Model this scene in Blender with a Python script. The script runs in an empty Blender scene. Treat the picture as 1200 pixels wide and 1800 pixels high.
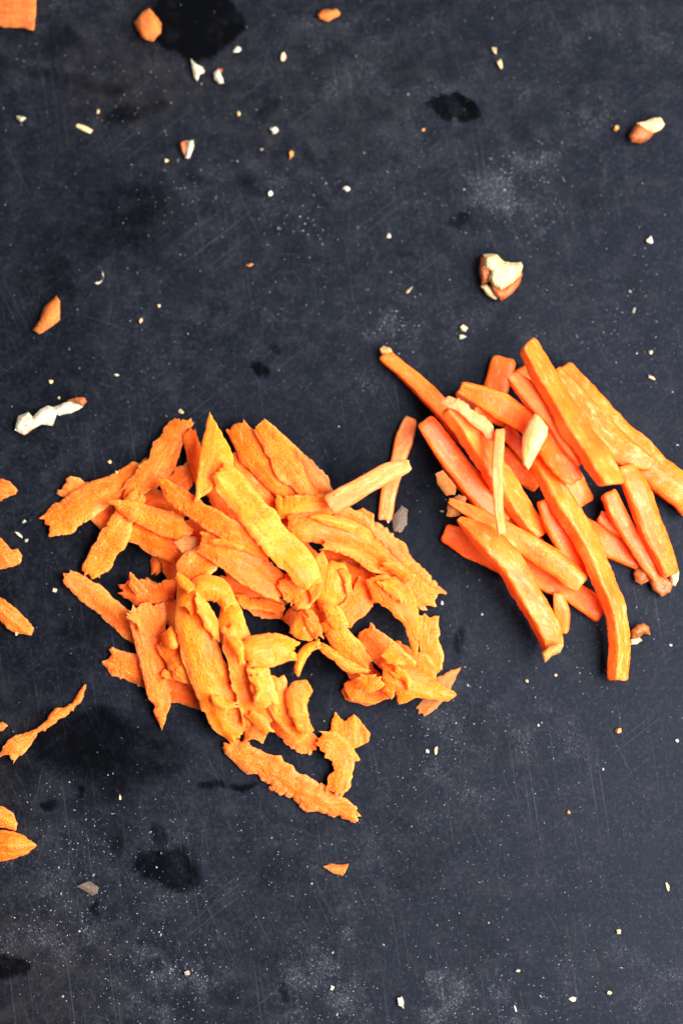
import bpy, math, random
import numpy as np
from mathutils import Vector, Matrix
from mathutils.geometry import delaunay_2d_cdt

sc = bpy.context.scene
C = sc.collection
MM = 0.001
PX = 1.0 / 12.0            # millimetres on the slate per photograph pixel

# ------------------------------------------------------------------ camera
DIST, TILT, LENS = 0.42, math.radians(6.0), 67.2
cam_d = bpy.data.cameras.new('camera'); cam = bpy.data.objects.new('camera', cam_d); C.objects.link(cam)
cam.location = (0, -DIST * math.sin(TILT), DIST * math.cos(TILT))
cam.rotation_euler = (TILT, 0, 0)
cam_d.sensor_fit = 'VERTICAL'; cam_d.sensor_height = 24.0; cam_d.sensor_width = 36.0; cam_d.lens = LENS
cam_d.clip_start = 0.01; cam_d.clip_end = 10
cam_d.dof.use_dof = True; cam_d.dof.focus_distance = DIST - 0.0065; cam_d.dof.aperture_fstop = 4.8
sc.camera = cam

# ------------------------------------------------------------------ room light: dim surroundings and one big soft window lamp, plus an added weak fill
w = bpy.data.worlds.new('World'); sc.world = w; w.use_nodes = True
w.node_tree.nodes['Background'].inputs[0].default_value = (0.80, 0.88, 1.0, 1)
w.node_tree.nodes['Background'].inputs[1].default_value = 0.07

def area(name, loc, target, size, power, col):
    d = bpy.data.lights.new(name, 'AREA'); d.shape = 'RECTANGLE'; d.size, d.size_y = size
    d.energy = power; d.color = col
    o = bpy.data.objects.new(name, d); C.objects.link(o)
    o.location = loc
    o.rotation_euler = (Vector(target) - Vector(loc)).to_track_quat('-Z', 'Y').to_euler()
    return o
area('window_lamp', (0.25, -0.06, 0.38), (0.0, -0.015, 0), (0.32, 0.34), 10.6, (1.0, 0.985, 0.985))
area('fill_lamp', (-0.10, 0.45, 0.42), (0, 0, 0), (0.4, 0.4), 1.6, (0.90, 0.95, 1.0))  # added weak fill that softens the hard dark edges, not a second window

sc.view_settings.view_transform = 'Standard'; sc.view_settings.look = 'None'
sc.view_settings.exposure = 0; sc.view_settings.gamma = 1; sc.view_settings.use_curve_mapping = False
sc.render.engine = 'CYCLES'
sc.cycles.use_denoising = True
sc.cycles.max_bounces = 7; sc.cycles.adaptive_threshold = 0.03

# ------------------------------------------------------------------ pixel -> place
_cy, _cz = math.cos(TILT), math.sin(TILT)
_half = 12.0 / LENS
def world(px, py, zmm):
    """points (m) at height zmm seen at photograph pixel px, py"""
    px = np.asarray(px, float); py = np.asarray(py, float); z = np.asarray(zmm, float) * MM
    u = (px - 600) / 900 * _half; v = (900 - py) / 900 * _half
    dx = u; dy = v * _cy + _cz; dz = v * _cz - _cy
    t = (z - cam.location.z) / dz
    return np.stack([dx * t, cam.location.y + dy * t, z + 0 * t], -1)

# ------------------------------------------------------------------ vector noise
def _hash(ix, iy, iz, seed):
    h = (ix * 374761393 + iy * 668265263 + iz * 2147483647 + seed * 1274126177) & 0xffffffff
    h = ((h ^ (h >> 13)) * 1274126177) & 0xffffffff
    h = (h ^ (h >> 16)) & 0xffffffff
    return h / 2147483648.0 - 1.0
def noise(x, y=0.0, z=0.0, seed=0):
    x, y, z = np.broadcast_arrays(np.asarray(x, float), np.asarray(y, float), np.asarray(z, float))
    fx, fy, fz = np.floor(x), np.floor(y), np.floor(z)
    ix, iy, iz = fx.astype(np.int64), fy.astype(np.int64), fz.astype(np.int64)
    tx, ty, tz = x - fx, y - fy, z - fz
    tx, ty, tz = [t * t * (3 - 2 * t) for t in (tx, ty, tz)]
    r = 0
    for a in (0, 1):
        for b in (0, 1):
            for c in (0, 1):
                r = r + _hash(ix + a, iy + b, iz + c, seed) * (tx if a else 1 - tx) * (ty if b else 1 - ty) * (tz if c else 1 - tz)
    return r
def fbm(x, y=0.0, z=0.0, seed=0, n=3):
    r = 0; a = 1.0; f = 1.0
    for k in range(n):
        r = r + a * noise(np.asarray(x) * f, np.asarray(y) * f, np.asarray(z) * f, seed + k * 17); a *= 0.5; f *= 2.03
    return r

# ------------------------------------------------------------------ height map of what already lies there (so that pieces rest on each other)
OFF, CELL = 240, 2
H = np.zeros(((1800 + 2 * OFF) // CELL, (1200 + 2 * OFF) // CELL))
def _cells(px, py):
    i = np.clip(((np.asarray(py) + OFF) / CELL).astype(int), 1, H.shape[0] - 2)
    j = np.clip(((np.asarray(px) + OFF) / CELL).astype(int), 1, H.shape[1] - 2)
    return i, j
def stamp(px, py, z):
    i, j = _cells(px, py)
    for a in (-1, 0, 1):
        for b in (-1, 0, 1):
            np.maximum.at(H, (i + a, j + b), z)

def rest(px, py, dz, s, flex):
    """height of the piece along s so that its underside (dz) lies on what is below. flex 0: stiff, else steepest slope"""
    i, j = _cells(px, py)
    need = H[i, j] - dz
    n = max(3, int((s.max() - s.min()) / 0.35) + 1)
    k = np.clip(((s - s.min()) / max(1e-6, s.max() - s.min()) * (n - 1)).round().astype(int), 0, n - 1)
    h = np.full(n, -1e3); np.maximum.at(h, k, need)
    base = float((-dz).max())
    good = h > -900
    g = np.arange(n); h = np.interp(g, g[good], h[good])
    ss = g * (s.max() - s.min()) / (n - 1)
    if flex <= 0:
        pts = []
        for q in range(n):
            while len(pts) >= 2 and (h[pts[-1]] - h[pts[-2]]) * (q - pts[-2]) <= (h[q] - h[pts[-2]]) * (pts[-1] - pts[-2]):
                pts.pop()
            pts.append(q)
        m = (n - 1) / 2
        for a, b in zip(pts[:-1], pts[1:]):
            if a <= m <= b:
                z = h[a] + (h[b] - h[a]) * (g - a) / (b - a); break
        z = np.maximum(z, h - 0.8)
        z = z - 0.35 * (z > base + 0.5)
        ker = np.hanning(15); ker /= ker.sum(); z = np.convolve(np.pad(z, 7, mode='edge'), ker, 'valid')
    else:
        z = np.max(h[None, :] - flex * np.abs(ss[:, None] - ss[None, :]), 1)
        wdt = max(1, int(3.4 / 0.35)); ker = np.hanning(2 * wdt + 3); ker /= ker.sum()
        zp = np.pad(z, wdt + 1, mode='edge')
        zs = np.convolve(zp, ker, 'valid')
        z = zs + 0.55 * max(0.0, float((h - zs).max()))
    return np.interp(s - s.min(), ss, z)

# ------------------------------------------------------------------ materials
def mat(name):
    m = bpy.data.materials.new(name); m.use_nodes = True
    nt = m.node_tree; b = nt.nodes['Principled BSDF']
    return m, nt, b
def N(nt, t, **kw):
    n = nt.nodes.new(t)
    for k, v in kw.items():
        if k.startswith('in_'): n.inputs[int(k[3:])].default_value = v
        else: setattr(n, k, v)
    return n
def mixc(nt, fac, a, b, blend='MIX'):
    n = nt.nodes.new('ShaderNodeMix'); n.data_type = 'RGBA'; n.blend_type = blend
    for i, v in ((0, fac), (6, a), (7, b)):
        if hasattr(v, 'is_linked'): nt.links.new(v, n.inputs[i])
        else: n.inputs[i].default_value = v
    return n.outputs[2]
def math_(nt, op, a, b=None, c=None, clamp=False):
    n = nt.nodes.new('ShaderNodeMath'); n.operation = op; n.use_clamp = clamp
    for i, v in enumerate((a, b, c)):
        if v is None: continue
        if hasattr(v, 'is_linked'): nt.links.new(v, n.inputs[i])
        else: n.inputs[i].default_value = v
    return n.outputs[0]
def ramp(nt, x, lo, hi, a=0.0, b=1.0):
    n = nt.nodes.new('ShaderNodeMapRange'); n.interpolation_type = 'SMOOTHSTEP'
    nt.links.new(x, n.inputs[0])
    for i, v in ((1, lo), (2, hi), (3, a), (4, b)): n.inputs[i].default_value = v
    return n.outputs[0]
def coords(nt):
    """object coordinates in millimetres, shifted per object"""
    tc = N(nt, 'ShaderNodeTexCoord'); oi = N(nt, 'ShaderNodeObjectInfo')
    v = N(nt, 'ShaderNodeVectorMath', operation='SCALE'); v.inputs['Scale'].default_value = 1000
    nt.links.new(tc.outputs['Object'], v.inputs[0])
    o = math_(nt, 'MULTIPLY', oi.outputs['Random'], 371.0)
    a = N(nt, 'ShaderNodeVectorMath', operation='ADD')
    nt.links.new(v.outputs[0], a.inputs[0]); nt.links.new(o, a.inputs[1])
    return a.outputs[0], oi.outputs['Random']
def ntex(nt, vec, scale, detail=3, rough=0.55):
    n = N(nt, 'ShaderNodeTexNoise'); n.inputs['Scale'].default_value = scale; n.inputs['Detail'].default_value = detail
    n.inputs['Roughness'].default_value = rough
    nt.links.new(vec, n.inputs['Vector']); return n.outputs['Fac']
def bump(nt, b, height, dist, strength=1.0):
    n = N(nt, 'ShaderNodeBump'); n.inputs['Distance'].default_value = dist * MM; n.inputs['Strength'].default_value = strength
    nt.links.new(height, n.inputs['Height']); nt.links.new(n.outputs[0], b.inputs['Normal'])

def carrot(name, deep, light, pale, rough=0.5, sss=0.7, edge_amt=0.6, grain=0.16, coat=0.0, pale_amt=0.25, brown=0.0, trans=0.0, fibre=0.4, spec=0.35):
    m, nt, b = mat(name)
    v, rnd = coords(nt)
    big = ntex(nt, v, 0.28, 2); mid = ntex(nt, v, 1.3, 3); fine = ntex(nt, v, 2.6, 3, 0.65)
    f = math_(nt, 'ADD', ramp(nt, big, 0.3, 0.7), math_(nt, 'MULTIPLY', math_(nt, 'SUBTRACT', rnd, 0.5), 0.7))
    col = mixc(nt, math_(nt, 'MULTIPLY', f, 1.0, clamp=True), (*deep, 1), (*light, 1))
    ed = N(nt, 'ShaderNodeAttribute', attribute_name='edge').outputs['Fac']
    ef = math_(nt, 'MULTIPLY', ramp(nt, math_(nt, 'ADD', ed, math_(nt, 'MULTIPLY', math_(nt, 'SUBTRACT', mid, 0.5), 0.7)), 0.55, 1.05), edge_amt)
    col = mixc(nt, ef, col, (*pale, 1))
    pf = math_(nt, 'MULTIPLY', ramp(nt, fine, 0.52, 0.72), pale_amt)
    col = mixc(nt, pf, col, (*pale, 1))
    fa = N(nt, 'ShaderNodeAttribute', attribute_name='fibre')
    fm = N(nt, 'ShaderNodeVectorMath', operation='MULTIPLY'); fm.inputs[1].default_value = (0.22, 1.0, 1.0); nt.links.new(fa.outputs['Vector'], fm.inputs[0])
    fo = N(nt, 'ShaderNodeVectorMath', operation='ADD'); nt.links.new(fm.outputs[0], fo.inputs[0]); nt.links.new(math_(nt, 'MULTIPLY', rnd, 91.0), fo.inputs[1])
    streak = ntex(nt, fo.outputs[0], 2.2, 3, 0.6); broad = ntex(nt, fo.outputs[0], 0.5, 2)
    col = mixc(nt, math_(nt, 'MULTIPLY', ramp(nt, streak, 0.50, 0.70), fibre), col, (*pale, 1))
    col = mixc(nt, math_(nt, 'MULTIPLY', ramp(nt, broad, 0.50, 0.34), fibre * 1.1), col, (deep[0] * .86, deep[1] * .66, deep[2] * .6, 1))
    if brown:
        bf = math_(nt, 'MULTIPLY', ramp(nt, ntex(nt, v, 0.55, 4), 0.5, 0.66), brown)
        col = mixc(nt, bf, col, (0.30, 0.10, 0.03, 1))
    nt.links.new(col, b.inputs['Base Color'])
    b.inputs['Roughness'].default_value = rough
    nt.links.new(ramp(nt, fine, 0.3, 0.7, rough + 0.12, rough - 0.14), b.inputs['Roughness'])
    b.inputs['Subsurface Weight'].default_value = sss
    b.inputs['Subsurface Radius'].default_value = (1.0, 0.30, 0.06)
    b.inputs['Subsurface Scale'].default_value = 1.6 * MM
    b.inputs['Coat Weight'].default_value = coat; b.inputs['Coat Roughness'].default_value = 0.22
    b.inputs['Alpha'].default_value = 1 - trans
    b.inputs['IOR'].default_value = 1.38; b.inputs['Specular IOR Level'].default_value = spec
    hgt = math_(nt, 'ADD', fine, math_(nt, 'MULTIPLY', streak, 0.5))
    bump(nt, b, hgt, grain)
    return m

M = {}
M['grated'] = carrot('grated_carrot', (0.95, 0.115, 0.002), (0.97, 0.170, 0.006), (0.98, 0.33, 0.09), rough=0.48, edge_amt=0.45, grain=0.24, pale_amt=0.30, coat=0.05, spec=.25)
M['dry'] = carrot('dry_grated_carrot', (0.94, 0.118, 0.005), (0.96, 0.168, 0.012), (0.96, 0.33, 0.12), rough=0.50, edge_amt=0.5, grain=0.28, pale_amt=0.36, brown=0.06, coat=.04, spec=.25)
M['core'] = carrot('carrot_core', (0.96, 0.155, 0.003), (0.98, 0.215, 0.008), (0.98, 0.37, 0.10), rough=0.44, edge_amt=0.4, grain=0.20, pale_amt=0.28, coat=0.06, spec=.28)
M['stick'] = carrot('cut_carrot', (0.93, 0.120, 0.006), (0.95, 0.170, 0.014), (0.96, 0.33, 0.13), rough=0.44, edge_amt=0.3, grain=0.14, pale_amt=0.30, coat=0.10, fibre=.6, spec=.28)
M['skin'] = carrot('outer_carrot', (0.85, 0.104, 0.006), (0.90, 0.145, 0.012), (0.92, 0.29, 0.11), rough=0.44, edge_amt=0.25, grain=0.12, pale_amt=0.24, coat=0.10, fibre=.5, spec=.28)
M['pale'] = carrot('pale_carrot', (0.90, 0.18, 0.035), (0.93, 0.24, 0.070), (0.95, 0.40, 0.19), rough=0.5, edge_amt=0.55, grain=0.15, pale_amt=0.40, fibre=.5)
M['pale_film'] = carrot('pale_carrot_film', (0.80, 0.18, 0.045), (0.84, 0.24, 0.08), (0.86, 0.36, 0.18), rough=0.46, edge_amt=0.5, grain=0.2, pale_amt=0.45, coat=.1)
M['film'] = carrot('dried_carrot_film', (0.56, 0.17, 0.03), (0.62, 0.22, 0.05), (0.64, 0.32, 0.12), rough=0.5, edge_amt=0.5, grain=0.2, pale_amt=0.4, trans=0.58, sss=0.1)
M['grey_film'] = carrot('grey_vegetable_film', (0.16, 0.12, 0.08), (0.22, 0.17, 0.12), (0.32, 0.26, 0.20), rough=0.5, edge_amt=0.5, grain=0.2, pale_amt=0.4, trans=0.62, sss=0.1)
M['brown_peel'] = carrot('browned_carrot', (0.24, 0.12, 0.025), (0.42, 0.22, 0.05), (0.60, 0.40, 0.18), rough=0.6, edge_amt=0.3, grain=0.25, pale_amt=0.3)
M['crumb_orange'] = carrot('carrot_crumb', (0.50, 0.10, 0.012), (0.60, 0.15, 0.025), (0.62, 0.26, 0.08), rough=0.6, edge_amt=0.4, grain=0.3, pale_amt=0.3, brown=0.2)

def nut(name, a, bcol, spot, rough=0.6, grain=0.16, spot_amt=0.5):
    m, nt, b = mat(name)
    v, rnd = coords(nt)
    col = mixc(nt, ramp(nt, ntex(nt, v, 0.7, 4), 0.35, 0.65), (*a, 1), (*bcol, 1))
    col = mixc(nt, math_(nt, 'MULTIPLY', ramp(nt, ntex(nt, v, 0.9, 3), 0.56, 0.72), spot_amt), col, (*spot, 1))
    nt.links.new(col, b.inputs['Base Color']); b.inputs['Roughness'].default_value = rough
    b.inputs['Subsurface Weight'].default_value = 0.2; b.inputs['Subsurface Radius'].default_value = (1, .7, .4); b.inputs['Subsurface Scale'].default_value = 0.5 * MM
    bump(nt, b, math_(nt, 'ADD', ntex(nt, v, 3.5, 3), ntex(nt, v, 1.2, 2)), grain)
    return m
M['flesh'] = nut('nut_flesh', (0.55, 0.37, 0.15), (0.61, 0.46, 0.24), (0.48, 0.22, 0.07))
M['flesh_white'] = nut('white_nut_flesh', (0.48, 0.40, 0.26), (0.57, 0.50, 0.37), (0.40, 0.23, 0.09), spot_amt=0.25)
M['sliver'] = nut('cream_sliver', (0.76, 0.40, 0.11), (0.80, 0.50, 0.20), (0.80, 0.28, 0.05))
M['nut_skin'] = nut('nut_skin', (0.31, 0.068, 0.014), (0.42, 0.115, 0.026), (0.22, 0.04, 0.012), rough=0.45)
M['tan'] = nut('tan_crumb', (0.55, 0.34, 0.16), (0.66, 0.46, 0.26), (0.42, 0.20, 0.08))
M['rust'] = nut('rusty_crumb', (0.48, 0.15, 0.03), (0.60, 0.24, 0.06), (0.36, 0.10, 0.03))
M['dust'] = nut('nut_dust', (0.15, 0.15, 0.17), (0.32, 0.32, 0.32), (0.38, 0.31, 0.21))

# stains and broad darkening on the slate: px, py, rx, ry (pixels), angle, strength, softness
STAINS_AND_DARKENING = [(345, 42, 88, 64, 0, 1.0, .10), (285, 30, 45, 45, 0, .55, .5), (806, 190, 34, 22, 0, 1.0, .2), (780, 180, 26, 9, 15, .9, .3),
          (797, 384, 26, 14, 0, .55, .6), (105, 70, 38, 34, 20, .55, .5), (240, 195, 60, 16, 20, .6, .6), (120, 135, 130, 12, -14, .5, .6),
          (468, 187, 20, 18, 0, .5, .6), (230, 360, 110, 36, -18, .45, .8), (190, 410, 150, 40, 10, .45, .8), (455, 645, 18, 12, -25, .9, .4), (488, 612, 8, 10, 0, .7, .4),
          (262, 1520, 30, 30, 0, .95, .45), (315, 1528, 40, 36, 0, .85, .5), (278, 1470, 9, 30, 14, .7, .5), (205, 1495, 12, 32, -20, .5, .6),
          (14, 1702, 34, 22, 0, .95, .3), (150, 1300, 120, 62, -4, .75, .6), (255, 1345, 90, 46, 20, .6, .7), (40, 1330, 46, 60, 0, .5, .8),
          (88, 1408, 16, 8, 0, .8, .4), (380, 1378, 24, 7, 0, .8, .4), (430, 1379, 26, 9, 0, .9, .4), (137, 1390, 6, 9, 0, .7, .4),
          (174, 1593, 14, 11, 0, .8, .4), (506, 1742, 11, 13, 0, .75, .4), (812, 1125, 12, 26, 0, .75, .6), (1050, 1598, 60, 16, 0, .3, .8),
          (20, 1420, 36, 40, 0, .4, .8), (480, 1000, 330, 260, 0, .42, .8), (90, 1050, 160, 260, 0, .35, .9), (870, 850, 220, 200, 0, .3, .9), (470, 1690, 30, 12, 0, .35, .7), (710, 445, 16, 8, -20, .5, .5), (650, 440, 10, 8, 0, .4, .5),  # the large soft ellipses just darken the slate around the heaps
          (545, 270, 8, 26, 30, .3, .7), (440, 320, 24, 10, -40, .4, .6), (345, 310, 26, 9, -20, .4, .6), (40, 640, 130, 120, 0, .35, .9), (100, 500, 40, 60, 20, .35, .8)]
PALE = [(915, 335, 120, 90, 30, .9, .7), (300, 1735, 120, 60, 10, 1.0, .7), (110, 1610, 130, 110, 40, .8, .8), (575, 1760, 90, 70, 80, .9, .7), (860, 1770, 130, 60, 20, 1.0, .7),
        (700, 580, 60, 50, 50, .6, .7), (840, 1290, 150, 90, -35, .7, .8), (1000, 1400, 150, 70, -35, .5, .8), (930, 1560, 240, 120, 0, .35, .9), (640, 1500, 220, 130, 10, .35, .9),
        (1050, 150, 200, 160, 0, .45, .9), (700, 220, 240, 170, 20, .5, .9), (560, 80, 180, 90, 0, .5, .9), (150, 60, 180, 60, 20, .4, .9), (450, 330, 160, 120, 30, .4, .9),
        (900, 560, 300, 120, 0, .35, .9), (130, 560, 160, 60, 30, .35, .9), (60, 880, 120, 160, 0, .35, .9), (350, 580, 150, 70, 20, .4, .9), (1120, 1720, 120, 90, 20, .6, .8), (250, 1580, 140, 90, 30, .5, .8), (1000, 1100, 120, 60, 0, .3, .9), (300, 1185, 50, 40, 0, .6, .8)]
BROWN = [(240, 150, 130, 70, 10, .8, .8), (60, 1720, 130, 150, 20, .7, .8), (560, 170, 200, 120, 0, .4, .9), (900, 500, 90, 40, 0, .3, .8), (250, 90, 200, 100, 0, .5, .9), (20, 1380, 60, 140, 0, .5, .8)]
def ellipses(px, py, rows, wob):
    r = np.zeros(px.shape)
    wx = px + wob * (noise(px / 42, py / 42, 0, 11) + .5 * noise(px / 16, py / 16, 0, 12) + .3 * noise(px / 7, py / 7, 0, 15)); wy = py + wob * (noise(px / 42, py / 42, 5, 13) + .5 * noise(px / 16, py / 16, 5, 14) + .3 * noise(px / 7, py / 7, 5, 16))
    for (cx, cy, rx, ry, ang, st, soft) in rows:
        a = math.radians(-ang); dx, dy = wx - cx, wy - cy
        u, v = (dx * math.cos(a) + dy * math.sin(a)) / rx, (-dx * math.sin(a) + dy * math.cos(a)) / ry
        t = np.clip((1 + soft - np.hypot(u, v)) / (2 * soft), 0, 1)
        r = np.maximum(r, st * t * t * (3 - 2 * t))
    return r
def slate_material():
    m, nt, b = mat('dark_slate')
    tc = N(nt, 'ShaderNodeTexCoord')
    sv = N(nt, 'ShaderNodeVectorMath', operation='SCALE'); sv.inputs['Scale'].default_value = 1000
    nt.links.new(tc.outputs['Object'], sv.inputs[0]); v = sv.outputs[0]
    def mapped(rot, scl):
        mr = N(nt, 'ShaderNodeMapping'); mr.inputs['Rotation'].default_value = (0, 0, math.radians(rot)); nt.links.new(v, mr.inputs['Vector'])
        mp = N(nt, 'ShaderNodeMapping'); mp.inputs['Scale'].default_value = (*scl, 1)
        nt.links.new(mr.outputs[0], mp.inputs['Vector']); return mp.outputs[0]
    att = N(nt, 'ShaderNodeAttribute', attribute_name='marks')
    sp = N(nt, 'ShaderNodeSeparateColor'); nt.links.new(att.outputs['Color'], sp.inputs[0])
    wet, pale, brown = sp.outputs[0], sp.outputs[1], sp.outputs[2]  # wet carries the stains and also the broad darkening around the heaps
    cloud = ntex(nt, v, 0.06, 6, 0.68); patch = ntex(nt, v, 0.34, 6, 0.72); grain = ntex(nt, v, 1.5, 4, 0.78)
    col = mixc(nt, ramp(nt, cloud, 0.36, 0.62), (0.0011, 0.0015, 0.0034, 1), (0.0024, 0.0029, 0.0050, 1))
    pp = math_(nt, 'ADD', patch, math_(nt, 'MULTIPLY', pale, 0.16))
    col = mixc(nt, ramp(nt, pp, 0.44, 0.70, 0, 0.9), col, (0.0082, 0.0087, 0.0113, 1))
    gg = math_(nt, 'ADD', grain, math_(nt, 'MULTIPLY', pale, 0.10))
    col = mixc(nt, ramp(nt, gg, 0.50, 0.74, 0, 0.6), col, (0.025, 0.026, 0.032, 1))
    col = mixc(nt, math_(nt, 'MULTIPLY', brown, ramp(nt, patch, 0.35, 0.65, 0.1, 0.6)), col, (0.016, 0.0115, 0.0065, 1))
    ch = ramp(nt, math_(nt, 'ADD', ntex(nt, mapped(58, (2.0, 4.2)), 1.0, 3, 0.7), math_(nt, 'MULTIPLY', pale, 0.10)), 0.60, 0.74)
    ch = math_(nt, 'MULTIPLY', ch, ramp(nt, pale, 0.05, 0.8, 0.08, 0.72))
    col = mixc(nt, ch, col, (0.074, 0.077, 0.090, 1))
    scr = None
    for rot, sx, sy, lo, amt in ((82, 0.035, 3.0, 0.66, 0.8), (64, 0.05, 3.4, 0.67, 0.8), (-38, 0.05, 3.0, 0.67, 0.7), (18, 0.06, 3.4, 0.69, 0.5), (-80, 0.10, 4.4, 0.68, 0.7)):
        s = ramp(nt, ntex(nt, mapped(rot, (sx, sy)), 1.0, 1, 0.4), lo, lo + 0.07, 0, amt)
        scr = s if scr is None else math_(nt, 'MAXIMUM', scr, s)
    scr = math_(nt, 'MULTIPLY', scr, ramp(nt, cloud, 0.40, 0.62, 0.15, 1))
    col = mixc(nt, math_(nt, 'MULTIPLY', scr, 0.34), col, (0.046, 0.048, 0.056, 1))
    fl = None
    for scale, thr, rot, st in ((2.6, 0.22, 0, 1.0), (2.0, 0.20, 62, 0.55)):
        vo = N(nt, 'ShaderNodeTexVoronoi'); vo.inputs['Scale'].default_value = scale
        nt.links.new(mapped(rot, (st, 1.0)), vo.inputs['Vector'])
        sq = N(nt, 'ShaderNodeSeparateColor'); nt.links.new(vo.outputs['Color'], sq.inputs[0])
        f = math_(nt, 'MULTIPLY', ramp(nt, vo.outputs['Distance'], thr, thr * 0.4), ramp(nt, math_(nt, 'ADD', sq.outputs[0], math_(nt, 'MULTIPLY', pale, 0.25)), 0.80, 1.05))
        fl = f if fl is None else math_(nt, 'MAXIMUM', fl, f)
    fl = math_(nt, 'MULTIPLY', fl, ramp(nt, pale, 0, 1, 0.35, 0.9))
    col = mixc(nt, fl, col, (0.11, 0.115, 0.13, 1))
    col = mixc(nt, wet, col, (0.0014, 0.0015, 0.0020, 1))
    nt.links.new(col, b.inputs['Base Color'])
    ro = math_(nt, 'ADD', ramp(nt, patch, 0.3, 0.7, 0.44, 0.58), math_(nt, 'MULTIPLY', pale, 0.05))
    rn = nt.nodes.new('ShaderNodeMix'); rn.data_type = 'FLOAT'
    nt.links.new(wet, rn.inputs[0]); nt.links.new(ro, rn.inputs[2]); rn.inputs[3].default_value = 0.22
    nt.links.new(rn.outputs[0], b.inputs['Roughness'])
    nt.links.new(ramp(nt, wet, 0, 1, 0.105, 0.015), b.inputs['Specular IOR Level'])
    b.inputs['Specular Tint'].default_value = (0.66, 0.76, 1.0, 1)
    hg = math_(nt, 'SUBTRACT', grain, math_(nt, 'MULTIPLY', scr, 0.5))
    bump(nt, b, hg, 0.06, 0.8)
    return m

# ------------------------------------------------------------------ the slate slab
def slab():
    gx = np.concatenate([[-1500, -900, -400], np.arange(-160, 1364, 4.0), [1600, 2100, 2700]])
    gy = np.concatenate([[-1300, -800, -400], np.arange(-160, 1964, 4.0), [2200, 2600, 3100]])
    X, Y = np.meshgrid(gx, gy)
    wet = ellipses(X, Y, [(*r_[:6], r_[6] * .7) for r_ in STAINS_AND_DARKENING], 9.0); pale = np.clip(ellipses(X, Y, PALE, 60.0) * np.clip(0.55 + 0.8 * fbm(X / 40, Y / 40, 0, 71), 0, 1.5), 0, 1); brown = ellipses(X, Y, BROWN, 30.0)
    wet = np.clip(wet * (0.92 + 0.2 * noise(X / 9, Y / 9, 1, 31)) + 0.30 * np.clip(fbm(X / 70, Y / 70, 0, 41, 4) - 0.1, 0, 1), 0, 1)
    P = world(X.ravel(), Y.ravel(), 0.0); P[:, 2] = 0
    nr, nc = X.shape; top = P.tolist(); fs = []
    idx = np.arange(nr * nc).reshape(nr, nc)
    q = np.stack([idx[:-1, :-1], idx[1:, :-1], idx[1:, 1:], idx[:-1, 1:]], -1).reshape(-1, 4).tolist()
    ring = list(idx[0, :]) + list(idx[1:, -1]) + list(idx[-1, -2::-1]) + list(idx[-2:0:-1, 0])
    k = len(top); low = [(top[a][0], top[a][1], -0.008) for a in ring]
    nR = len(ring)
    for a in range(nR):
        b2 = (a + 1) % nR; q.append([int(ring[a]), int(ring[b2]), k + b2, k + a])
    q.append([k + a for a in range(nR)])
    me = bpy.data.meshes.new('slate_surface'); me.from_pydata(top + low, [], q); me.materials.append(slate_material())
    ca = me.color_attributes.new('marks', 'FLOAT_COLOR', 'POINT')
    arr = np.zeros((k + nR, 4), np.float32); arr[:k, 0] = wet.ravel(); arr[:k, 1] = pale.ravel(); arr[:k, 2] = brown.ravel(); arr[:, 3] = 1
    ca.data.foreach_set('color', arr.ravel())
    o = bpy.data.objects.new('slate_surface', me); C.objects.link(o)
    o['kind'] = 'structure'; o['label'] = 'dark blue grey slate board with scratches, dust and wet stains'; o['category'] = 'slate board'
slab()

# ------------------------------------------------------------------ mesh objects
def link(name, P, faces, material, edge=None, fib=None, parent=None, origin=None):
    P = np.asarray(P)
    if origin is None:
        origin = np.array([(P[:, 0].min() + P[:, 0].max()) / 2, (P[:, 1].min() + P[:, 1].max()) / 2, P[:, 2].min()])
    me = bpy.data.meshes.new(name)
    me.from_pydata((P - origin).tolist(), [], faces); me.validate()
    me.materials.append(material)
    me.polygons.foreach_set('use_smooth', [True] * len(me.polygons))
    if edge is not None:
        a = me.attributes.new('edge', 'FLOAT', 'POINT'); a.data.foreach_set('value', np.asarray(edge, np.float32))
    if edge is not None and fib is not None:
        a = me.attributes.new('fibre', 'FLOAT_VECTOR', 'POINT'); a.data.foreach_set('vector', np.asarray(fib, np.float32).ravel())
    me.update()
    o = bpy.data.objects.new(name, me); C.objects.link(o)
    if parent is not None:
        o.parent = parent; o.location = origin - np.array(parent.location)
    else: o.location = origin
    return o
def tag(o, label, cat, group=None):
    o['label'] = label; o['category'] = cat
    if group: o['group'] = group
    return o

def spline(pts, ds):
    p = np.array(pts, float)
    seg = np.concatenate([[0], np.cumsum(np.hypot(*(p[1:, :2] - p[:-1, :2]).T))])
    s = np.linspace(0, seg[-1], max(6, int(seg[-1] / ds) + 1))
    out = np.zeros((len(s), p.shape[1]))
    tan = np.gradient(p, seg, axis=0) if len(p) > 2 else np.repeat((p[1:] - p[:1]) / seg[-1], len(p), 0)
    k = np.clip(np.searchsorted(seg, s, side='right') - 1, 0, len(p) - 2)
    h = (seg[k + 1] - seg[k]); t = (s - seg[k]) / h
    t2, t3 = t * t, t * t * t
    for c in range(p.shape[1]):
        out[:, c] = (2 * t3 - 3 * t2 + 1) * p[k, c] + (t3 - 2 * t2 + t) * h * tan[k, c] + (-2 * t3 + 3 * t2) * p[k + 1, c] + (t3 - t2) * h * tan[k + 1, c]
    return out, s

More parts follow.
